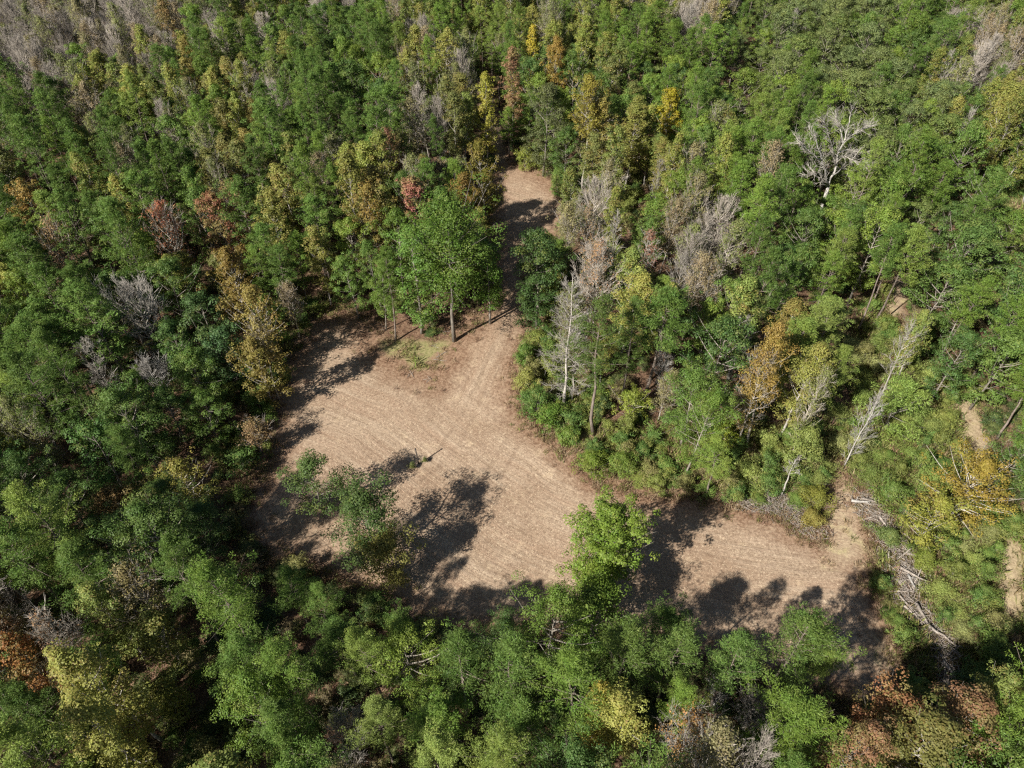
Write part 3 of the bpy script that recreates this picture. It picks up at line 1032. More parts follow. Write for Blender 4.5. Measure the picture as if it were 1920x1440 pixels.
hero('oak', 1700, 725, 9, 125, (0.11, 0.175, 0.05), 'soft light green rounded tree right of the tall white trunk', cb=0.0, mode='needle', lw=0.09, ll=0.4)
hero('oak', 1520, 812, 8, 62, (0.12, 0.165, 0.055), 'pale green small tree left of the feathery white bare tree', cb=0.05)
hero('poplar', 1850, 870, 10, 150, (0.195, 0.172, 0.04), 'wide yellow tree at the right edge of the photo', cb=0.05, a0=0.2, nb=70)
hero('poplar', 1770, 940, 8, 110, (0.15, 0.175, 0.042), 'yellow-green tree left below the wide yellow tree at right', cb=0.05, a0=0.2)
hero('oak', 1900, 640, 13, 110, (0.06, 0.11, 0.03), 'green oak on the right edge shading the small track', cb=0.2)
hero('poplar', 470, 545, 15, 110, (0.16, 0.145, 0.05), 'yellow-olive tree on the left rim of the clearing', cb=0.1, lv=20)
hero('poplar', 420, 470, 16, 85, (0.14, 0.115, 0.035), 'orange-olive tree behind the left rim of the clearing', cb=0.1)
hero('poplar', 500, 640, 0, 75, (0.13, 0.125, 0.04), 'yellowish ivy-clad leaning tree at the left edge of the clearing', base=(512, 765), cb=0.05)
hero('oak', 370, 560, 14, 95, (0.04, 0.08, 0.03), 'dark green oak left of the ivy-clad tree', cb=0.05)
hero('oak', 415, 620, 11, 80, (0.035, 0.08, 0.035), 'dark green oak between the ivy-clad tree and the bare ones', cb=0.05)
hero('poplar', 330, 870, 9, 110, (0.15, 0.16, 0.045), 'pale yellow-green low tree left of the clearing foot', cb=0.05)
hero('maple', 205, 915, 8, 85, (0.15, 0.11, 0.055), 'rusty tan low maple in the wood at the left', cb=0.1)
hero('thin', 470, 800, 5.5, 60, (0.16, 0.12, 0.07), 'brownish thin bush-like tree on the left edge of the clearing', lv=20)

hero('thin', 492, 598, 0, 48, (0.14, 0.13, 0.05), 'slim tree whose long thin shadow crosses the left tip of the clearing',
     base=(524, 752), cb=0.5, nb=30, lv=16)
# slim pale leafless stems right of the narrow upper clearing
for (u, v, ht, wp, kd, c, lab) in [
    (1108, 388, 15, 44, 'thin', (0.15, 0.115, 0.08), 'tan wispy gum at the right edge of the upper clearing'),
    (1156, 385, 16, 26, 'bare', (0.3, 0.28, 0.25), 'slim white leafless tree just right of the tan wispy gum'),
    (1228, 432, 14, 44, 'thin', (0.16, 0.09, 0.075), 'pinkish thin gum among yellow-green trees right of the neck'),
    (1286, 470, 14, 54, 'bare', (0.3, 0.28, 0.25), 'pale grey fan-shaped leafless tree above the green pines'),
    (1342, 488, 15, 46, 'thin', (0.17, 0.15, 0.1), 'whitish nearly bare gum right of the fan-shaped leafless tree'),
    (1402, 590, 15, 36, 'bare', (0.3, 0.28, 0.25), 'silver leafless tree left of the golden yellow poplar'),
    (1235, 300, 13, 22, 'bare', (0.3, 0.28, 0.25), 'small white leafless stem in the yellow-green poplars'),
    (1297, 10, 17, 50, 'bare', (0.3, 0.28, 0.25), 'pale leafless crown cut by the top edge right of centre'),
    (1495, 12, 17, 26, 'bare', (0.3, 0.28, 0.25), 'thin white leafless tree at the top among grey-green oaks'),
    (1790, 90, 18, 34, 'bare', (0.3, 0.28, 0.25), 'white leafless tree leaning right near the top right corner'),
    (1860, 75, 18, 36, 'bare', (0.3, 0.28, 0.25), 'grey leafless tree close to the top right corner'),
    (1830, 200, 15, 30, 'bare', (0.3, 0.28, 0.25), 'slender white leafless tree above the light scrub at right'),
]:
    if kd == 'bare':
        hero('bare', u, v, ht, wp, c, lab, bark='pale_bark', twigs=9, nb=34)
    else:
        hero('thin', u, v, ht, wp, c, lab, lv=12, twigs=6, nb=36, bark='pale_bark')

# ---- trees standing wholly to the left and below whose shade the photograph shows on the clearing
hero('pine', 960, 1195, 19, 120, (0.05, 0.095, 0.025), 'dark green pine below the streaky shadows of the clearing')
hero('pine', 860, 1190, 18, 120, (0.045, 0.09, 0.022), 'green pine left of the dark pine below the streaky shadows')

# ------------------------------------------------------------------ big dead tree
def dead_tree():
    bu, bv = 1548, 362
    b = px(bu, bv, 9.0)
    root = link(bpy.data.objects.new('dead_tree', None))
    root.location = (b[0], b[1], float(ground_h(b[0], b[1])))
    tag(root, 'large leafless dead tree with white forked limbs rising from the green canopy at right', 'dead tree')
    r = np.random.default_rng(21)
    # limbs given as photograph pixels with heights above the fork
    z0 = 5.0
    def w3(u, v, dz, dd=0.0):
        """point seen at (u, v), dd metres behind the trunk"""
        dx, dy = (u - 960) / FPX, (720 - v) / FPX
        d = np.array([dx, CS + dy * SN, -SN + dy * CS])
        t = (b[1] + dd) / d[1]
        return np.array([d[0] * t, d[1] * t, H + d[2] * t]) - np.array(root.location)
    base = np.array([0, 0, 0.0])
    fork = w3(1553, 350, 0)
    KEEP.append(([(1545, 368), (1500, 335), (1490, 255), (1540, 215), (1600, 202), (1636, 235), (1630, 300), (1565, 368)], b[1]))
    taken.append((b[0], b[1], 3.0))
    tv_, tf_ = polytube([base, (base + fork) / 2 + np.array([0.15, 0, 0]), fork], [0.36, 0.31, 0.26], 8)
    link(bpy.data.objects.new('trunk', mesh_from('dead_trunk', tv_, tf_, M['snag'], smooth=True)), root)
    limbs = [[(1553, 350, 0), (1546, 318, -1), (1538, 290, -1.5), (1529, 262, -2), (1515, 235, -2.5)],
             [(1553, 350, 0), (1538, 340, -1.5), (1526, 326, -2.5), (1505, 328, -4)],
             [(1553, 350, 0), (1563, 322, 0.5), (1568, 300, 1), (1572, 285, 1), (1583, 262, 1.5), (1593, 230, 2), (1597, 207, 2.5)],
             [(1567, 300, 1), (1560, 270, 0), (1550, 243, -1), (1545, 222, -1.5)],
             [(1572, 286, 1), (1590, 280, 3), (1610, 285, 5), (1628, 290, 6)],
             [(1565, 312, 1), (1580, 295, -1), (1598, 300, -2.5), (1618, 305, -3.5)],
             [(1562, 328, 0), (1578, 318, 2), (1592, 325, 4), (1605, 332, 5)],
             [(1583, 262, 1.5), (1598, 252, 3), (1615, 244, 4), (1634, 238, 5)],
             [(1541, 300, -1.5), (1525, 290, -3), (1508, 275, -4), (1494, 262, -5)],
             [(1546, 318, -1), (1532, 300, 1), (1518, 292, 2), (1500, 285, 3)],
             [(1580, 268, 1.5), (1575, 240, 3), (1568, 218, 4)]]
    for li, pl in enumerate(limbs):
        P = np.array([w3(u, v, 0, dd) for u, v, dd in pl])
        # refine with a little crookedness
        Q = [P[0]]
        for i in range(len(P) - 1):
            for f in (0.5, 1.0):
                q = P[i] * (1 - f) + P[i + 1] * f
                Q.append(q + r.normal(0, 0.1, 3))
        Q = np.array(Q)
        n_ = len(Q)
        r0 = (0.2 if li in (0, 2) else 0.12)
        lv_, lf_ = polytube(Q, r0 * (1 - 0.85 * np.linspace(0, 1, n_)), 6)
        limb = link(bpy.data.objects.new('limb', mesh_from('dead_limb', lv_, lf_, M['pale_bark'] if li % 2 else M['snag'], smooth=True)), root)
        # side branches and twigs
        p0, p1, ra, rb = [], [], [], []
        for _ in range(30):
            s = r.uniform(0.2, 1) * (n_ - 1)
            i = min(int(s), n_ - 2)
            q = Q[i] * (1 - (s - i)) + Q[i + 1] * (s - i)
            d = (Q[i + 1] - Q[i])
            d /= np.linalg.norm(d)
            dv = d * 0.8 + sphere_dirs(1, r)[0] * 0.8 + np.array([0, 0, 0.25])
            dv /= np.linalg.norm(dv)
            l1 = r.uniform(0.9, 2.4)
            e = q + dv * l1
            p0.append(q); p1.append(e); ra.append(0.055); rb.append(0.02)
            for _2 in range(6):
                f = r.uniform(0.3, 1)
                q2 = q + dv * l1 * f
                d2 = dv * 0.7 + sphere_dirs(1, r)[0] * 0.7
                e2 = q2 + d2 * r.uniform(0.5, 1.1)
                p0.append(q2); p1.append(e2); ra.append(0.02); rb.append(0.01)
        tv2, tf2 = tubes(p0, p1, ra, rb, 3)
        tw = link(bpy.data.objects.new('twigs', mesh_from('dead_twigs', tv2, tf2, M['pale_bark'])), limb)
        tw['kind'] = 'stuff'


dead_tree()

# shrubs at the rims of the clearing
for (u, v, ht, wp, c, lab) in [
    (1112, 858, 3.2, 72, (0.10, 0.165, 0.03), 'bright green shrub on the right rim of the clearing, larger of two side by side'),
    (1168, 858, 3.2, 52, (0.09, 0.15, 0.035), 'bright green shrub just right of the larger rim shrub'),
    (1066, 808, 2.2, 36, (0.085, 0.15, 0.035), 'small green shrub near the foot of the pale-trunked pine'),
    (1010, 735, 4.2, 62, (0.06, 0.125, 0.035), 'dense green shrub at the inner bend of the clearing'),
    (1030, 765, 3.2, 60, (0.075, 0.15, 0.03), 'green shrub below the dense shrub at the inner bend'),
    (985, 700, 3.6, 44, (0.14, 0.16, 0.055), 'pale yellow-green shrub at the inner bend of the clearing'),
    (985, 650, 3.4, 40, (0.06, 0.12, 0.03), 'dark green shrub where the track meets the clearing'),
    (1360, 795, 4.5, 92, (0.14, 0.19, 0.03), 'bright yellow-green wide bush left of the leaning stems'),
    (1190, 735, 6.0, 78, (0.125, 0.175, 0.035), 'bright yellow-green bush right of the pale-trunked pine'),
    (1540, 925, 3.0, 56, (0.12, 0.14, 0.035), 'yellow-green bush left of the dirt track'),
    (1527, 965, 1.8, 30, (0.15, 0.145, 0.045), 'orange-tinged bush beside the dirt track'),
    (985, 285, 4.0, 46, (0.13, 0.17, 0.04), 'bright yellow-green bush at the head of the upper clearing'),
    (1020, 290, 3.5, 40, (0.1, 0.14, 0.035), 'green bush right of the bright one at the head of the upper clearing'),
    (1047, 320, 5.5, 28, (0.07, 0.13, 0.035), 'small upright green bush on the right rim of the upper clearing'),
    (520, 690, 3.0, 50, (0.05, 0.10, 0.028), 'dark green shrub at the left edge of the clearing'),
    (478, 740, 4.0, 62, (0.055, 0.11, 0.03), 'green shrub below the ivy-clad tree'),
    (1740, 1040, 2.2, 40, (0.12, 0.17, 0.04), 'green bush beside the windrow of dead wood'),
    (1672, 1000, 1.6, 46, (0.1, 0.15, 0.06), 'bluish green low bush inside the windrow of dead wood'),
]:
    hero('shrub', u, v, ht, wp, c, lab, nb=40, cl=4, lobe=0.34, gap=0.2)

# ------------------------------------------------------------------ the forest: scattered by the layout map
ZONES = []
for _r, (_v, _ph) in enumerate([(100, 'along the top edge'), (230, 'below the top edge')]):
    for _u, _q in [(240, 'far left'), (480, 'at left'), (720, 'left of centre'), (960, 'above the narrow track'), (1200, 'right of centre'),
                   (1440, 'at right'), (1680, 'right of the dirt gap'), (9999, 'far right')]:
        ZONES.append((lambda u, v, a=_u, b=_v: v < b and u < a, _ph + ' ' + _q))
ZONES += [
    (lambda u, v: v < 340 and u >= 1500, 'above the big bare tree at right'),
    (lambda u, v: v < 400 and u < 330, 'in the upper left, under the corner'),
    (lambda u, v: v < 620 and u < 330, 'near the left edge, above the middle'),
    (lambda u, v: v < 620 and u < 640, 'up-left of the clearing'),
    (lambda u, v: v < 620 and u < 960, 'left of the narrow upper clearing'),
    (lambda u, v: v < 560 and u < 1330, 'right of the narrow upper clearing'),
    (lambda u, v: v < 620 and u < 1640, 'around the big bare tree at right'),
    (lambda u, v: v < 720 and u >= 1640, 'near the right edge, above the middle'),
    (lambda u, v: v < 960 and u < 260, 'near the left edge at mid height'),
    (lambda u, v: v < 1000 and u < 620, 'beside the left rim of the clearing'),
    (lambda u, v: v < 960 and u < 1420, 'inside the right bend of the clearing'),
    (lambda u, v: v < 960 and u < 1640, 'between the clearing and the dirt track'),
    (lambda u, v: v < 960, 'in the thicket at the right edge'),
    (lambda u, v: u < 330, 'in the lower left corner'),
    (lambda u, v: u < 720, 'in the wood at the lower left'),
    (lambda u, v: u < 1060, 'at the bottom centre'),
    (lambda u, v: u < 1420, 'at the bottom right of centre'),
    (lambda u, v: u < 1640, 'in the wood at the lower right'),
    (lambda u, v: True, 'in the lower right corner'),
]
DESC = {'P': 'pine', 'p': 'pine', 'D': 'oak', 'O': 'spreading oak', 'G': 'oak', 'Y': 'poplar', 'y': 'poplar', 'R': 'maple',
        'T': 'half-bare gum', 'B': 'leafless tree', 'S': 'shrub', 'L': 'feathery bush'}
TONES = {'P': ['mid-green', 'fresh green', 'dark green', 'light green'], 'p': ['pale green', 'soft pale-green'],
         'D': ['deep green', 'dark leafy', 'cool green'], 'O': ['grey-olive', 'grey-green', 'olive-green'],
         'G': ['bright green', 'plain green', 'yellowish-green'], 'Y': ['yellow-green', 'pale yellow', 'greenish-yellow'],
         'y': ['olive-yellow', 'golden', 'dull olive'], 'R': ['rusty red', 'faded orange'],
         'T': ['tan', 'olive-tan', 'pinkish-tan', 'greenish-tan'], 'B': ['grey'],
         'S': ['green', 'yellow-green', 'dark green', 'yellowish'], 'L': ['pale green', 'straw-green', 'soft green']}
SUNK = 1.0 / math.tan(SUN_EL)


def crown_points(x, y, R, ht, cbf):
    a = np.arange(8) * math.pi / 4
    P = []
    for f, q in ((0.98, 0.25), (0.8, 0.75), (0.6, 1.0), (cbf + 0.05, 0.8)):
        P.append(np.stack([x + R * q * np.cos(a), y + R * q * np.sin(a), np.full(8, ht * f)], 1))
    return np.concatenate(P)


def hides(P, polys):
    u, v, fw = proj(P[:, 0], P[:, 1], P[:, 2])
    return sum(int(inside(p, u, v).sum()) for p in polys)


def blocks(P, y):
    u, v, fw = proj(P[:, 0], P[:, 1], P[:, 2])
    n = 0
    for poly, yk in KEEP:
        if y < yk - 0.5 and (abs(u[0] - poly[0][0]) < 300):
            n += int(inside(poly, u, v).sum())
    return n


def shades(P):
    q = P[:, :2] + TRAVEL[None, :] * (P[:, 2] * SUNK)[:, None]
    u, v, fw = proj(q[:, 0], q[:, 1], 0 * q[:, 0])
    return sum(int(inside(p, u, v).sum()) for p in SUNLIT)


SIZE = {'P': (16, 23, 2.5, 4.3), 'p': (12, 17, 2.4, 3.4), 'D': (12, 17, 3.0, 4.4), 'O': (14, 18, 3.8, 5.4), 'G': (13, 18, 3.2, 4.6),
        'Y': (15, 21, 1.8, 2.7), 'y': (13, 19, 2.0, 3.0), 'R': (14, 18, 2.3, 3.2), 'T': (15, 20, 1.9, 2.9), 'B': (14, 19, 1.9, 2.8),
        'S': (1.6, 3.6, 1.3, 2.4), 'L': (1.3, 2.8, 1.5, 2.8)}
MIXIN = {'P': 'PPPPPPPPPPPTYG', 'p': 'pppPP', 'D': 'DDDDPG', 'O': 'OOOOOG', 'G': 'GGGPPD', 'Y': 'YYYyTG', 'y': 'yyYTGP', 'R': 'RyT',
         'T': 'TTYYGBP', 'B': 'BBBTT', 'S': 'S', 'L': 'L'}
cands = []
gx = np.arange(-185, 190, 3.9)
gy = np.arange(-14, 262, 3.9)
R1 = random.Random(11)
order = [(x, y) for x in gx for y in gy]
R1.shuffle(order)
grid = {}


def crowded(x, y, r, f=0.8):
    gi, gj = int(x // 8), int(y // 8)
    for i in (gi - 1, gi, gi + 1):
        for j in (gj - 1, gj, gj + 1):
            for (a, b, q) in grid.get((i, j), ()):
                if (a - x) ** 2 + (b - y) ** 2 < (f * (r + q)) ** 2:
                    return True
    return False


def put(x, y, r):
    grid.setdefault((int(x // 8), int(y // 8)), []).append((x, y, r))


for t in taken:
    put(*t)


GX = np.arange(-260, 261, 0.75)
GY = np.arange(-60, 300, 0.75)


def distance_map():
    X, Y = np.meshgrid(GX, GY)
    X, Y = X.ravel(), Y.ravel()
    d, _, _ = seg_dist(FIELD, X, Y, closed=True)
    out = np.where(inside(FIELD, X, Y), -d, d)
    for tp in TRACKS:
        dt, _, _ = seg_dist(tp, X, Y, closed=True)
        out = np.where(out < 0, out, np.minimum(out, np.where(inside(tp, X, Y), -1.0, dt + 1.2)))
    dw, _, _ = seg_dist(WINDROW, X, Y)
    out = np.minimum(out, dw - 0.1)
    return out.reshape(len(GY), len(GX))


DMAP = distance_map()


def field_dist(x, y):
    i = (y + 60) / 0.75
    j = (x + 260) / 0.75
    if not (0 <= i < len(GY) - 1 and 0 <= j < len(GX) - 1):
        return 99.0
    a, b = int(i), int(j)
    f, g = i - a, j - b
    return float((DMAP[a, b] * (1 - g) + DMAP[a, b + 1] * g) * (1 - f) + (DMAP[a + 1, b] * (1 - g) + DMAP[a + 1, b + 1] * g) * f)


def try_tree(x, y, code=None):
    # only what the camera or the shadows can reach
    ug, vg, fw = proj(x, y, 8.0)
    lim = 0.70 * (y * CS + (H - 8) * SN) + 14
    if x > lim or x < -lim - 16 or y < 3:
        return
    if code is None:
        c0 = cell(ug + R1.uniform(-36, 36), vg + R1.uniform(-26, 26)) if vg < 1440 else MAP[17][int(min(max(ug // 80, 0), 23))]
        if c0 == '.':
            c0 = R1.choice('SSDyPG')
        c0 = R1.choice(MIXIN[c0])
    else:
        c0 = code
    a, b, r0, r1_ = SIZE[c0]
    ht, R = R1.uniform(a, b), R1.uniform(r0, r1_)
    fd = field_dist(x, y)
    if code is not None and fd < 0.9:
        return
    if fd < (0.6 if c0 in 'SL' else 1.0):
        return
    if fd < 5 and c0 not in 'SL':
        ht *= 0.62 + 0.06 * fd
        R *= 0.8
    kd = KIND[c0]
    if y > 75 and c0 in 'PG':
        R *= 0.86
    if crowded(x, y, R, 0.55 if c0 not in 'SLTYy' else 0.6):
        return
    cbf = SPEC[kd]['cb']
    for attempt in range(6):
        P = crown_points(x, y, R, ht, cbf)
        if hides(P, VISIBLE) > 1 or shades(P) > 1 or blocks(P, y) > 4:
            ht *= 0.8
            R *= 0.9
            if c0 not in 'SL' and ht < 8:
                c0 = 'S'
                kd = 'shrub'
                ht, R = R1.uniform(1.8, 3.4), R1.uniform(1.2, 2.0)
                cbf = 0
        else:
            break
    else:
        return
    put(x, y, R)
    cands.append([x, y, c0, kd, ht, R])


for (x, y) in order:
    try_tree(x + R1.uniform(-1.7, 1.7), y + R1.uniform(-1.7, 1.7))
# extra bushes in the open overgrown ground at right and along the rims
for _ in range(3600):
    v = R1.uniform(250, 1400)
    u = R1.uniform(940, 1960)
    p = px(u, v)
    c = cell(u, v)
    if c in 'SL' or (c == '.' and R1.random() < 0.5):
        try_tree(p[0], p[1], 'L' if (c == 'L' and R1.random() < 0.75) else 'S')


def in_view(c):
    u, v, fw = proj(c[0], c[1], c[4] * 0.85)
    ug, vg, f2 = proj(c[0], c[1], c[4] * 0.4)
    m = 1380 * c[5] / fw
    return (-m < u < 1920 + m) and (v < 1440 + m) and (vg > -10)


for c in cands:
    u, v, fw = proj(c[0], c[1], c[4] * 0.8)
    c.append(in_view(c))
    c.append(c[5] * c[4] / fw ** 2)
from collections import Counter
heroes = Counter()
for o in bpy.data.objects:
    if o.parent is None and o.get('category'):
        heroes[o.name.split('.')[0]] += 1
stuffed = {}
nobj = Counter()
for kd in NAME:
    mine = sorted([c for c in cands if c[3] == kd], key=lambda c: (-int(c[6]), -c[7]))
    cap = 300 - heroes[NAME[kd]]
    for i, c in enumerate(mine):
        x, y, code, _, ht, R = c[:6]
        cols = COLS[code]
        ci = R1.randrange(len(cols))
        if code == 'P' and x < -8 and R1.random() < 0.6:
            ci = 2
        if c[6] and i < cap:
            u_, v_, _f = proj(x, y, ht * 0.8)
            vs = VARN[kd] if (_f < 92 and VARN.get(kd)) else VAR[kd]
            v = vs[R1.randrange(len(vs))]
            zone = next(z for f, z in ZONES if f(u_, v_))
            a, b, _, _ = SIZE[code]
            if code in 'SL':
                size = 'low' if ht < (a + b) / 2 else 'taller'
            else:
                size = 'short' if ht < a * 0.95 else ('tall' if ht > (a + b) / 2 else 'mid-size')
            tone = TONES[code][ci]
            j = R1.uniform(0.9, 1.12)
            col = tuple(q * j for q in cols[ci])
            plant(kd, v, x, y, R / v['R'], ht / v['H'], R1.uniform(0, 6.28), col,
                  f"{size} {tone} {DESC[code]} {zone}", f"{DESC[code]}s {zone}",
                  tilt=(R1.gauss(0, 0.04), R1.gauss(0, 0.04)))
            nobj[kd] += 1
        else:
            stuffed.setdefault(kd, []).append((x, y, code, ci, ht, R))
# like trees of one group are told apart by their order from the left
def apart():
    by = {}
    for o in PLANTED:
        if o.get('group'):
            by.setdefault((o['group'], o['label']), []).append(o)
    words = ['', 'first', 'second', 'third', 'fourth', 'fifth', 'sixth', 'seventh', 'eighth', 'ninth', 'tenth', 'eleventh', 'twelfth']
    num = ['', 'one', 'two', 'three', 'four', 'five', 'six', 'seven', 'eight', 'nine', 'ten', 'eleven', 'twelve']
    for (g, lab), L_ in by.items():
        if len(L_) < 2 or len(L_) > 48:
            continue
        L_.sort(key=lambda o: -o.location.y)
        if len(L_) > 24:
            q_ = -(-len(L_) // 4)
            rows = [(L_[i_ * q_:(i_ + 1) * q_], p_) for i_, p_ in enumerate(('farthest ', 'farther ', 'nearer ', 'nearest '))]
        elif len(L_) > 12:
            h = len(L_) // 2
            rows = [(L_[:h], 'farther '), (L_[h:], 'nearer ')]
        else:
            rows = [(L_, '')]
        for row, pre in rows:
            row.sort(key=lambda o: proj(o.location.x, o.location.y, 12)[0])
            n_ = len(row)
            for i_, o in enumerate(row):
                short = lab
                if len((pre + lab).replace('-', ' ').split()) > 11:
                    short = ' '.join(lab.split()[:1] + lab.split()[1:])
                o['label'] = '%s%s, %s from left' % (pre, short, words[i_ + 1])


print('TREES', dict(nobj), {k: len(v) for k, v in stuffed.items()}, 'heroes', dict(heroes))


# ------------------------------------------------------------------ the rest of each kind as one object
def instancer(name, pts, sources, label):
    """pts: (x, y, z, rotation, scale xy, scale z, source index); sources: list of objects"""
    col = bpy.data.collections.new(name + '_kinds')
    for i, s in enumerate(sources):
        s.name = '%s_kind_%03d' % (name, i)
        col.objects.link(s)
    me = bpy.data.meshes.new(name)
    A = np.array(pts, np.float32)
    me.vertices.add(len(A))
    me.vertices.foreach_set('co', np.ascontiguousarray(A[:, :3]).ravel())
    for an, j in (('turn', 3), ('wide', 4), ('high', 5)):
        a = me.attributes.new(an, 'FLOAT', 'POINT')
        a.data.foreach_set('value', np.ascontiguousarray(A[:, j]))
    a = me.attributes.new('tinted', 'FLOAT', 'POINT')
    a.data.foreach_set('value', np.ones(len(A), np.float32))
    a = me.attributes.new('tint', 'FLOAT_COLOR', 'POINT')
    sc_ = np.array([tuple(q.color) for q in sources], np.float32)
    a.data.foreach_set('color', np.ascontiguousarray(sc_[A[:, 6].astype(int)]).ravel())
    a = me.attributes.new('which', 'INT', 'POINT')
    a.data.foreach_set('value', A[:, 6].astype(np.int32))
    o = link(bpy.data.objects.new(name, me))
    tag(o, label, None, None, 'stuff')
    ng = bpy.data.node_groups.new(name, 'GeometryNodeTree')
    ng.interface.new_socket('Geometry', in_out='INPUT', socket_type='NodeSocketGeometry')
    ng.interface.new_socket('Geometry', in_out='OUTPUT', socket_type='NodeSocketGeometry')
    N, L = ng.nodes, ng.links
    gi, go = N.new('NodeGroupInput'), N.new('NodeGroupOutput')
    ci = N.new('GeometryNodeCollectionInfo')
    ci.inputs['Collection'].default_value = col
    ci.inputs['Separate Children'].default_value = True
    ci.inputs['Reset Children'].default_value = True
    ip = N.new('GeometryNodeInstanceOnPoints')
    ip.inputs['Pick Instance'].default_value = True

    def na(n, t='FLOAT'):
        q = N.new('GeometryNodeInputNamedAttribute')
        q.data_type = t
        q.inputs['Name'].default_value = n
        return q.outputs['Attribute']
    L.new(gi.outputs[0], ip.inputs['Points'])
    L.new(ci.outputs[0], ip.inputs['Instance'])
    L.new(na('which', 'INT'), ip.inputs['Instance Index'])
    cr = N.new('ShaderNodeCombineXYZ')
    L.new(na('turn'), cr.inputs[2])
    er = N.new('FunctionNodeEulerToRotation')
    L.new(cr.outputs[0], er.inputs[0])
    L.new(er.outputs[0], ip.inputs['Rotation'])
    cs = N.new('ShaderNodeCombineXYZ')
    wv = na('wide')
    L.new(wv, cs.inputs[0])
    L.new(wv, cs.inputs[1])
    L.new(na('high'), cs.inputs[2])
    L.new(cs.outputs[0], ip.inputs['Scale'])
    L.new(ip.outputs[0], go.inputs[0])
    md = o.modifiers.new('scatter', 'NODES')
    md.node_group = ng
    return o


def tree_sources(kd, combos):
    """for the instanced rest: trunk and crown joined per variant and colour"""
    out = []
    for (vi, col) in combos:
        v = VAR[kd][vi]
        key = 'whole_%s_%d' % (kd, vi)
        me = bpy.data.meshes.get(key)
        if me is None:
            ms = [v['trunk'], v['crown']]
            Vs, Fs, Cs, Mi, off = [], [], [], [], 0
            for i, m_ in enumerate(ms):
                co = np.empty(len(m_.vertices) * 3, np.float32)
                m_.vertices.foreach_get('co', co)
                li = np.empty(len(m_.loops), np.int32)
                m_.loops.foreach_get('vertex_index', li)
                Vs.append(co.reshape(-1, 3))
                Fs.append(li.reshape(-1, 4) + off)
                ca = m_.color_attributes.get('leaf')
                cc = np.ones((len(m_.loops), 4), np.float32)
                if ca:
                    b = np.empty(len(m_.loops) * 4, np.float32)
                    ca.data.foreach_get('color', b)
                    cc = b.reshape(-1, 4)
                Cs.append(cc[::4, :3])
                Mi.append(np.full(len(li) // 4, i, np.int32))
                off += len(co) // 3
            me = mesh_from(key, np.concatenate(Vs), np.concatenate(Fs), ms[0].materials[0], np.concatenate(Cs))
            me.materials.append(ms[1].materials[0])
            me.polygons.foreach_set('material_index', np.concatenate(Mi))
        o = bpy.data.objects.new(key, me)
        o.color = (*col, 1)
        out.append(o)
    return out


STUFF_NAME = {'pine': 'pine_wood', 'oak': 'oak_wood', 'poplar': 'poplar_wood', 'maple': 'maple_wood', 'thin': 'gum_wood',
              'bare': 'bare_wood', 'shrub': 'scrub', 'thicket': 'thicket'}
for kd, L_ in stuffed.items():
    combos, index = [], {}
    pts = []
    for (x, y, code, ci, ht, R) in L_:
        vi = R1.randrange(len(VAR[kd]))
        key = (vi, code, ci)
        if key not in index:
            index[key] = len(combos)
            combos.append((vi, COLS[code][ci]))
        v = VAR[kd][vi]
        pts.append((x, y, float(ground_h(x, y)) - 0.05, R1.uniform(0, 6.28), R / v['R'], ht / v['H'], index[key]))
    instancer(STUFF_NAME[kd], pts, tree_sources(kd, combos), 'mass of %s trees filling the forest beyond the nearer ones' % CAT[kd]
              if kd not in ('shrub', 'thicket') else 'low scrub growing among the trees')

# undergrowth below the canopy
pts, combos, index = [], [], {}
for _ in range(5200):
    y = R1.uniform(8, 250)
    lim = 0.72 * (y * CS + H * SN) + 8
    x = R1.uniform(-lim, lim)
    if field_dist(x, y) < 0.5:
        continue
    R, ht = R1.uniform(0.7, 1.9), R1.uniform(0.6, 2.6)
    P = crown_points(x, y, R, ht, 0)
    if hides(P, VISIBLE) > 2:
        continue
    vi, ci = R1.randrange(6), R1.randrange(3)
    u, v, fw = proj(x, y, 0)
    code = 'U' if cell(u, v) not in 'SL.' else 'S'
    key = (vi, code, ci)
    if key not in index:
        index[key] = len(combos)
        combos.append((vi, COLS[code][ci]))
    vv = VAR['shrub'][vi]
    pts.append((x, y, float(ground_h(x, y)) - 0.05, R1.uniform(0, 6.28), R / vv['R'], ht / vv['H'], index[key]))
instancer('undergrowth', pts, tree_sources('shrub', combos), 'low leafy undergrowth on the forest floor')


# ------------------------------------------------------------------ weeds, grass tufts and straw
def tuft_mesh(seed, n, h, spread, wd, mat):
    r = np.random.default_rng(seed)
    p = r.normal(0, spread, (n, 3))
    p[:, 2] = 0
    d = sphere_dirs(n, r)
    d[:, 2] = np.abs(d[:, 2]) + 0.6
    d /= np.linalg.norm(d, axis=1, keepdims=True)
    C = p + d * h * 0.5
    Nm = np.cross(d, sphere_dirs(n, r))
    V, F = leaves(C, Nm, d, h, wd, r)
    col = r.random((n, 3))
    return mesh_from('tuft', V, F, mat, col)


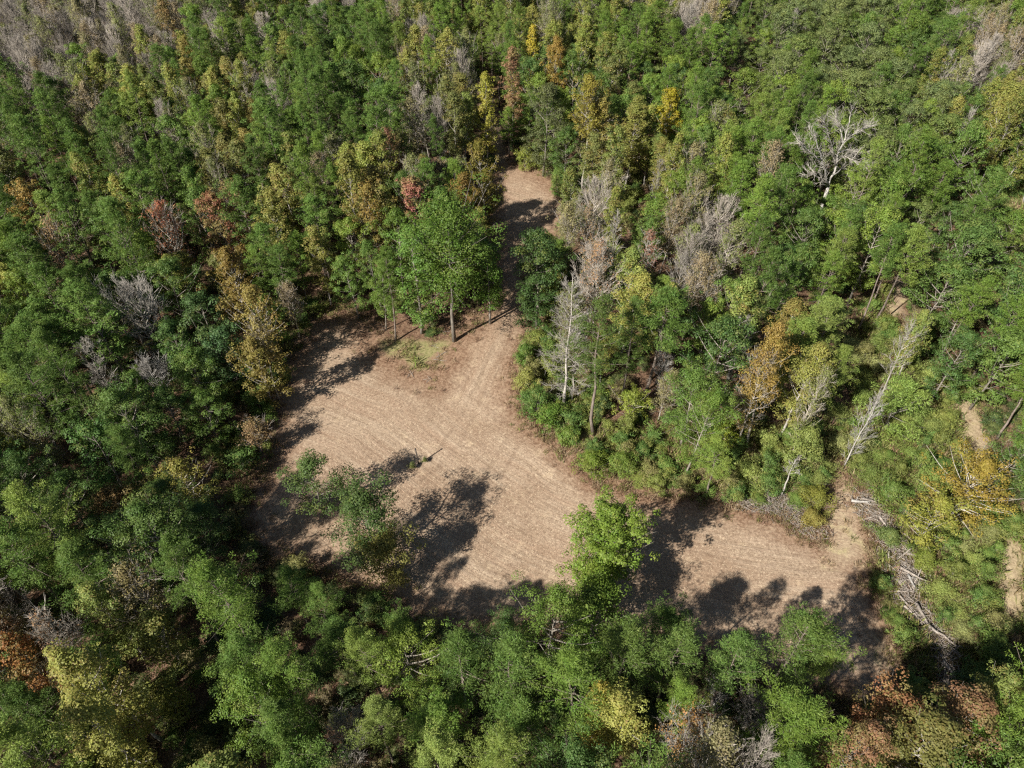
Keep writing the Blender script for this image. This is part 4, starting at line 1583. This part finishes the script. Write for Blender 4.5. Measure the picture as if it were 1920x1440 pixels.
TC = [(0.18, 0.2, 0.06), (0.26, 0.21, 0.11), (0.13, 0.18, 0.045), (0.26, 0.17, 0.11), (0.22, 0.25, 0.08), (0.36, 0.29, 0.18)]
src = []
for i in range(6):
    for j in range(2):
        o = bpy.data.objects.new('tuft', tuft_mesh(i * 2 + j, 26, 0.5, 0.22, 0.05, M['weed']))
        o.color = (*TC[i], 1)
        src.append(o)
pts = []
for _ in range(42000):
    v = R1.uniform(300, 1440)
    u = R1.uniform(420, 1960)
    p = px(u, v)
    c = cell(u, v)
    fd = field_dist(p[0], p[1])
    if 650 < u < 880 and 600 < v < 722 and R1.random() < 0.8:
        continue
    if fd < 0:
        if R1.random() > math.exp(fd / 0.7) * 0.5:
            continue
    elif fd > 5 and c not in 'SL':
        continue
    x, y = p[0], p[1]
    green = R1.random() < (0.72 if (c in 'SL' and fd > 1.5) else 0.25)
    k = R1.choice([0, 2, 4]) if green else R1.choice([1, 3, 5])
    s = R1.uniform(0.5, 1.5) if (fd < 1.5 or c not in 'SL') else R1.uniform(1.0, 2.8)
    pts.append((x, y, float(ground_h(x, y)), R1.uniform(0, 6.28), s, s * R1.uniform(0.6, 1.3), k * 2 + R1.randrange(2)))
instancer('weeds', pts, src, 'dry grass and weeds along the rims of the clearing and tracks')

# chopped straw lying on the clearing
r = np.random.default_rng(5)
fx = np.array([p[0] for p in FIELD])
fy = np.array([p[1] for p in FIELD])
n = 45000
X = r.uniform(fx.min(), fx.max(), n)
Y = r.uniform(fy.min(), fy.max(), n)
ok = inside(FIELD, X, Y)
X, Y = X[ok], Y[ok]
n = len(X)
C = np.stack([X, Y, ground_h(X, Y) + 0.05], 1)
a = r.uniform(0, math.pi, n)
Ax = np.stack([np.cos(a), np.sin(a), r.normal(0, 0.15, n)], 1)
Nm = np.array([[0, 0, 1.0]]) + r.normal(0, 0.35, (n, 3))
V, F = leaves(C, Nm, Ax, 0.26, 0.03, r)
m_straw = leaf_material('straw', (0.2, 0.13, 0.08), 0.35, trans=0.1, lo=0.6, hi=1.25)
o = link(bpy.data.objects.new('straw_litter', mesh_from('straw_litter', V, F, m_straw, r.random((n, 3)))))
o.color = (0.39, 0.305, 0.21, 1)
tag(o, 'chopped straw lying over the mown clearing', None, None, 'stuff')

# ------------------------------------------------------------------ logs, brush and the windrow
def log(x, y, length, rad, ang, label, group, mat='rot', z=0.0, pitch=0.0):
    r = np.random.default_rng(int(abs(x * 31 + y * 17)) + 1)
    n_ = 5
    s = np.linspace(-0.5, 0.5, n_)
    P = np.stack([s * length, r.normal(0, 0.02 * length, n_), s * length * pitch + r.normal(0, 0.01 * length, n_)], 1)
    V, F = polytube(P, rad * (1.1 - 0.6 * (s + 0.5)), 6)
    parts = [(V, F)]
    o = bpy.data.objects.new('fallen_log', mesh_from('fallen_log', V, F, M[mat], smooth=True))
    o.location = (x, y, float(ground_h(x, y)) + rad * 0.8 + z)
    o.rotation_euler = (0, 0, ang)
    tag(link(o), label, 'log', group)
    for j in range(2):
        q = P[1 + j * 2]
        e = q + np.array([0.3, (-1) ** j * 0.8, 0.35]) * r.uniform(0.5, 1.0)
        V2, F2 = tubes([q], [e], [rad * 0.35], [rad * 0.1], 4)
        link(bpy.data.objects.new('branch_stub', mesh_from('branch_stub', V2, F2, M[mat])), o)
    if group:
        PLANTED.append(o)
    return o


def log_px(a, b, rad, label, group=None, mat='rot', z=0.0):
    A, B = px(*a), px(*b)
    c = (A + B) / 2
    d = B - A
    log(c[0], c[1], float(np.hypot(d[0], d[1])), rad, math.atan2(d[1], d[0]), label, group, mat, z)


GB = 'logs in the brush pile at the right rim of the clearing'
for a, b, rad, lab in [
    ((1390, 940), (1450, 966), 0.13, 'long pale log at the left end of the brush pile, lying along the clearing'),
    ((1395, 935), (1412, 918), 0.08, 'short pale pole sticking up-left in the brush pile'),
    ((1468, 925), (1470, 968), 0.16, 'grey broken trunk lying toward the clearing in the brush pile'),
    ((1420, 928), (1462, 950), 0.08, 'thin white pole across the middle of the brush pile'),
    ((1472, 952), (1495, 965), 0.09, 'white log at the right end of the brush pile'),
    ((1485, 968), (1512, 984), 0.09, 'pale log right of the brush pile, at the clearing rim'),
    ((1390, 870), (1424, 898), 0.09, 'slender pale log on bare ground behind the brush pile'),
    ((1398, 838), (1428, 846), 0.2, 'short thick log at the foot of the leaning stems'),
    ((1156, 842), (1200, 856), 0.09, 'white pole lying in the weeds right of the pale-trunked pine'),
    ((1170, 838), (1182, 856), 0.07, 'short white pole crossing the one right of the pale-trunked pine'),
    ((818, 668), (838, 655), 0.08, 'small pale log near the foot of the broad oak at the track mouth'),
    ((812, 672), (838, 674), 0.06, 'thin pale stick left of the broad oak trunk'),
    ((195, 1428), (290, 1388), 0.12, 'pale bent log on brown litter at the bottom left'),
    ((1622, 948), (1650, 985), 0.1, 'white pole at the upper end of the windrow'),
    ((1694, 1055), (1708, 1082), 0.14, 'bright white log in the middle of the windrow'),
    ((1680, 1115), (1706, 1116), 0.1, 'white log lying level across the windrow'),
    ((1705, 1100), (1730, 1125), 0.1, 'grey log slanting along the lower windrow'),
    ((1888, 605), (1916, 608), 0.09, 'thin pale pole on open ground at the right edge'),
]:
    log_px(a, b, rad, lab, None, 'snag' if 'white' in lab else 'rot')

wr = np.array(WINDROW)
seg = np.hypot(*(wr[1:] - wr[:-1]).T)
cum = np.concatenate([[0], np.cumsum(seg)])
r = np.random.default_rng(9)


def on_row(s):
    i = min(np.searchsorted(cum, s, side='right') - 1, len(seg) - 1)
    f = (s - cum[i]) / seg[i]
    d = (wr[i + 1] - wr[i]) / seg[i]
    return wr[i] * (1 - f) + wr[i + 1] * f, d


NAMES_ROW = ['upper end', 'upper half', 'middle', 'lower half', 'lower end']
for i in range(46):
    s = r.uniform(0, cum[-1])
    p, d = on_row(s)
    off = r.normal(0, 0.95)
    p = p + np.array([-d[1], d[0]]) * off
    length = r.uniform(1.0, 3.8)
    ang = math.atan2(d[1], d[0]) + r.normal(0, 0.9)
    k = min(4, int(5 * s / cum[-1]))
    pale = r.random() < 0.12
    log(p[0], p[1], length, r.uniform(0.05, 0.19), ang,
        ('long ' if length > 2.4 else 'short ') + ('whitish' if pale else 'grey') + ' log, %s of the windrow' % NAMES_ROW[k],
        'logs in the windrow of dead wood', 'snag' if pale else 'rot', z=r.uniform(0, 0.6), pitch=r.normal(0, 0.12))


def sticks(name, centres, spread, n_, label, rr, height=0.5, L=(0.5, 1.6)):
    c = np.array(centres)
    i = rr.integers(0, len(c), n_)
    p = c[i] + rr.normal(0, spread, (n_, 2))
    z = ground_h(p[:, 0], p[:, 1]) + rr.random(n_) ** 2 * height
    a = rr.uniform(0, 2 * math.pi, n_)
    l = rr.uniform(L[0], L[1], n_)
    e = rr.normal(0.1, 0.22, n_)
    d = np.stack([np.cos(a) * np.cos(e), np.sin(a) * np.cos(e), np.sin(e)], 1) * l[:, None]
    P0 = np.stack([p[:, 0], p[:, 1], z + 0.04], 1) - d * 0.5
    V, F = tubes(P0, P0 + d, 0.035, 0.018, 3)
    o = link(bpy.data.objects.new(name, mesh_from(name, V, F, M['rot'])))
    tag(o, label, None, None, 'stuff')


rowc = [on_row(s)[0] for s in np.linspace(0, cum[-1], 60)]
sticks('windrow_brush', [c_ for i_, c_ in enumerate(rowc) if (i_ % 9) not in (3, 4)], 0.95, 2300, 'tangle of dead grey sticks heaped in a windrow', r, 0.7)
pc = [px(u, v)[:2] for u, v in [(1400, 938), (1420, 945), (1440, 945), (1455, 945), (1470, 950), (1480, 960), (1500, 975), (1520, 990)]]
sticks('brush_sticks', pc, 0.9, 900, 'dead sticks and twigs in the brush pile at the rim of the clearing', r, 0.6)
fl = []
for _ in range(1600):
    y = R1.uniform(10, 240)
    lim = 0.72 * (y * CS + H * SN)
    x = R1.uniform(-lim, lim)
    if field_dist(x, y) > 0.3:
        fl.append((x, y))
sticks('forest_deadwood', fl, 0.4, 3600, 'fallen sticks scattered on the forest floor', r, 0.15, (0.5, 2.2))

# ------------------------------------------------------------------ the post on the clearing
pb = px(785, 868)
ph = height_between((785, 868), (777, 840))
root = link(bpy.data.objects.new('post', None))
root.location = (pb[0], pb[1], float(ground_h(pb[0], pb[1])))
tag(root, 'thin dark leaning post standing alone on the mown clearing with weeds at its foot', 'post')
V, F = polytube([(0, 0, -0.2), (-0.08, 0.0, ph * 0.5), (-0.16, 0, ph)], [0.09, 0.08, 0.07], 8)
mp_, N_, L_ = new_mat('dark_post')
o_ = N_.new('ShaderNodeOutputMaterial')
p_ = N_.new('ShaderNodeBsdfPrincipled')
p_.inputs['Base Color'].default_value = (0.035, 0.03, 0.028, 1)
p_.inputs['Roughness'].default_value = 0.7
L_.new(p_.outputs[0], o_.inputs[0])
link(bpy.data.objects.new('shaft', mesh_from('post_shaft', V, F, mp_, smooth=True)), root)
V, F = polytube([(-0.16, 0, ph), (-0.165, 0, ph + 0.12)], [0.12, 0.1], 8)
link(bpy.data.objects.new('cap', mesh_from('post_cap', V, F, mp_)), root)
w_ = VAR['shrub'][2]
for dx, dy, s, lab in [(-0.75, -0.75, 0.34, 'small green weed clump at the foot of the post'), (0.75, 0.35, 0.28, 'tiny weed clump right of the post foot')]:
    plant('shrub', w_, pb[0] + dx, pb[1] + dy, s, s * 1.1, 1.0, (0.12, 0.15, 0.05), lab, name='weed_clump', cat='weed')


apart()
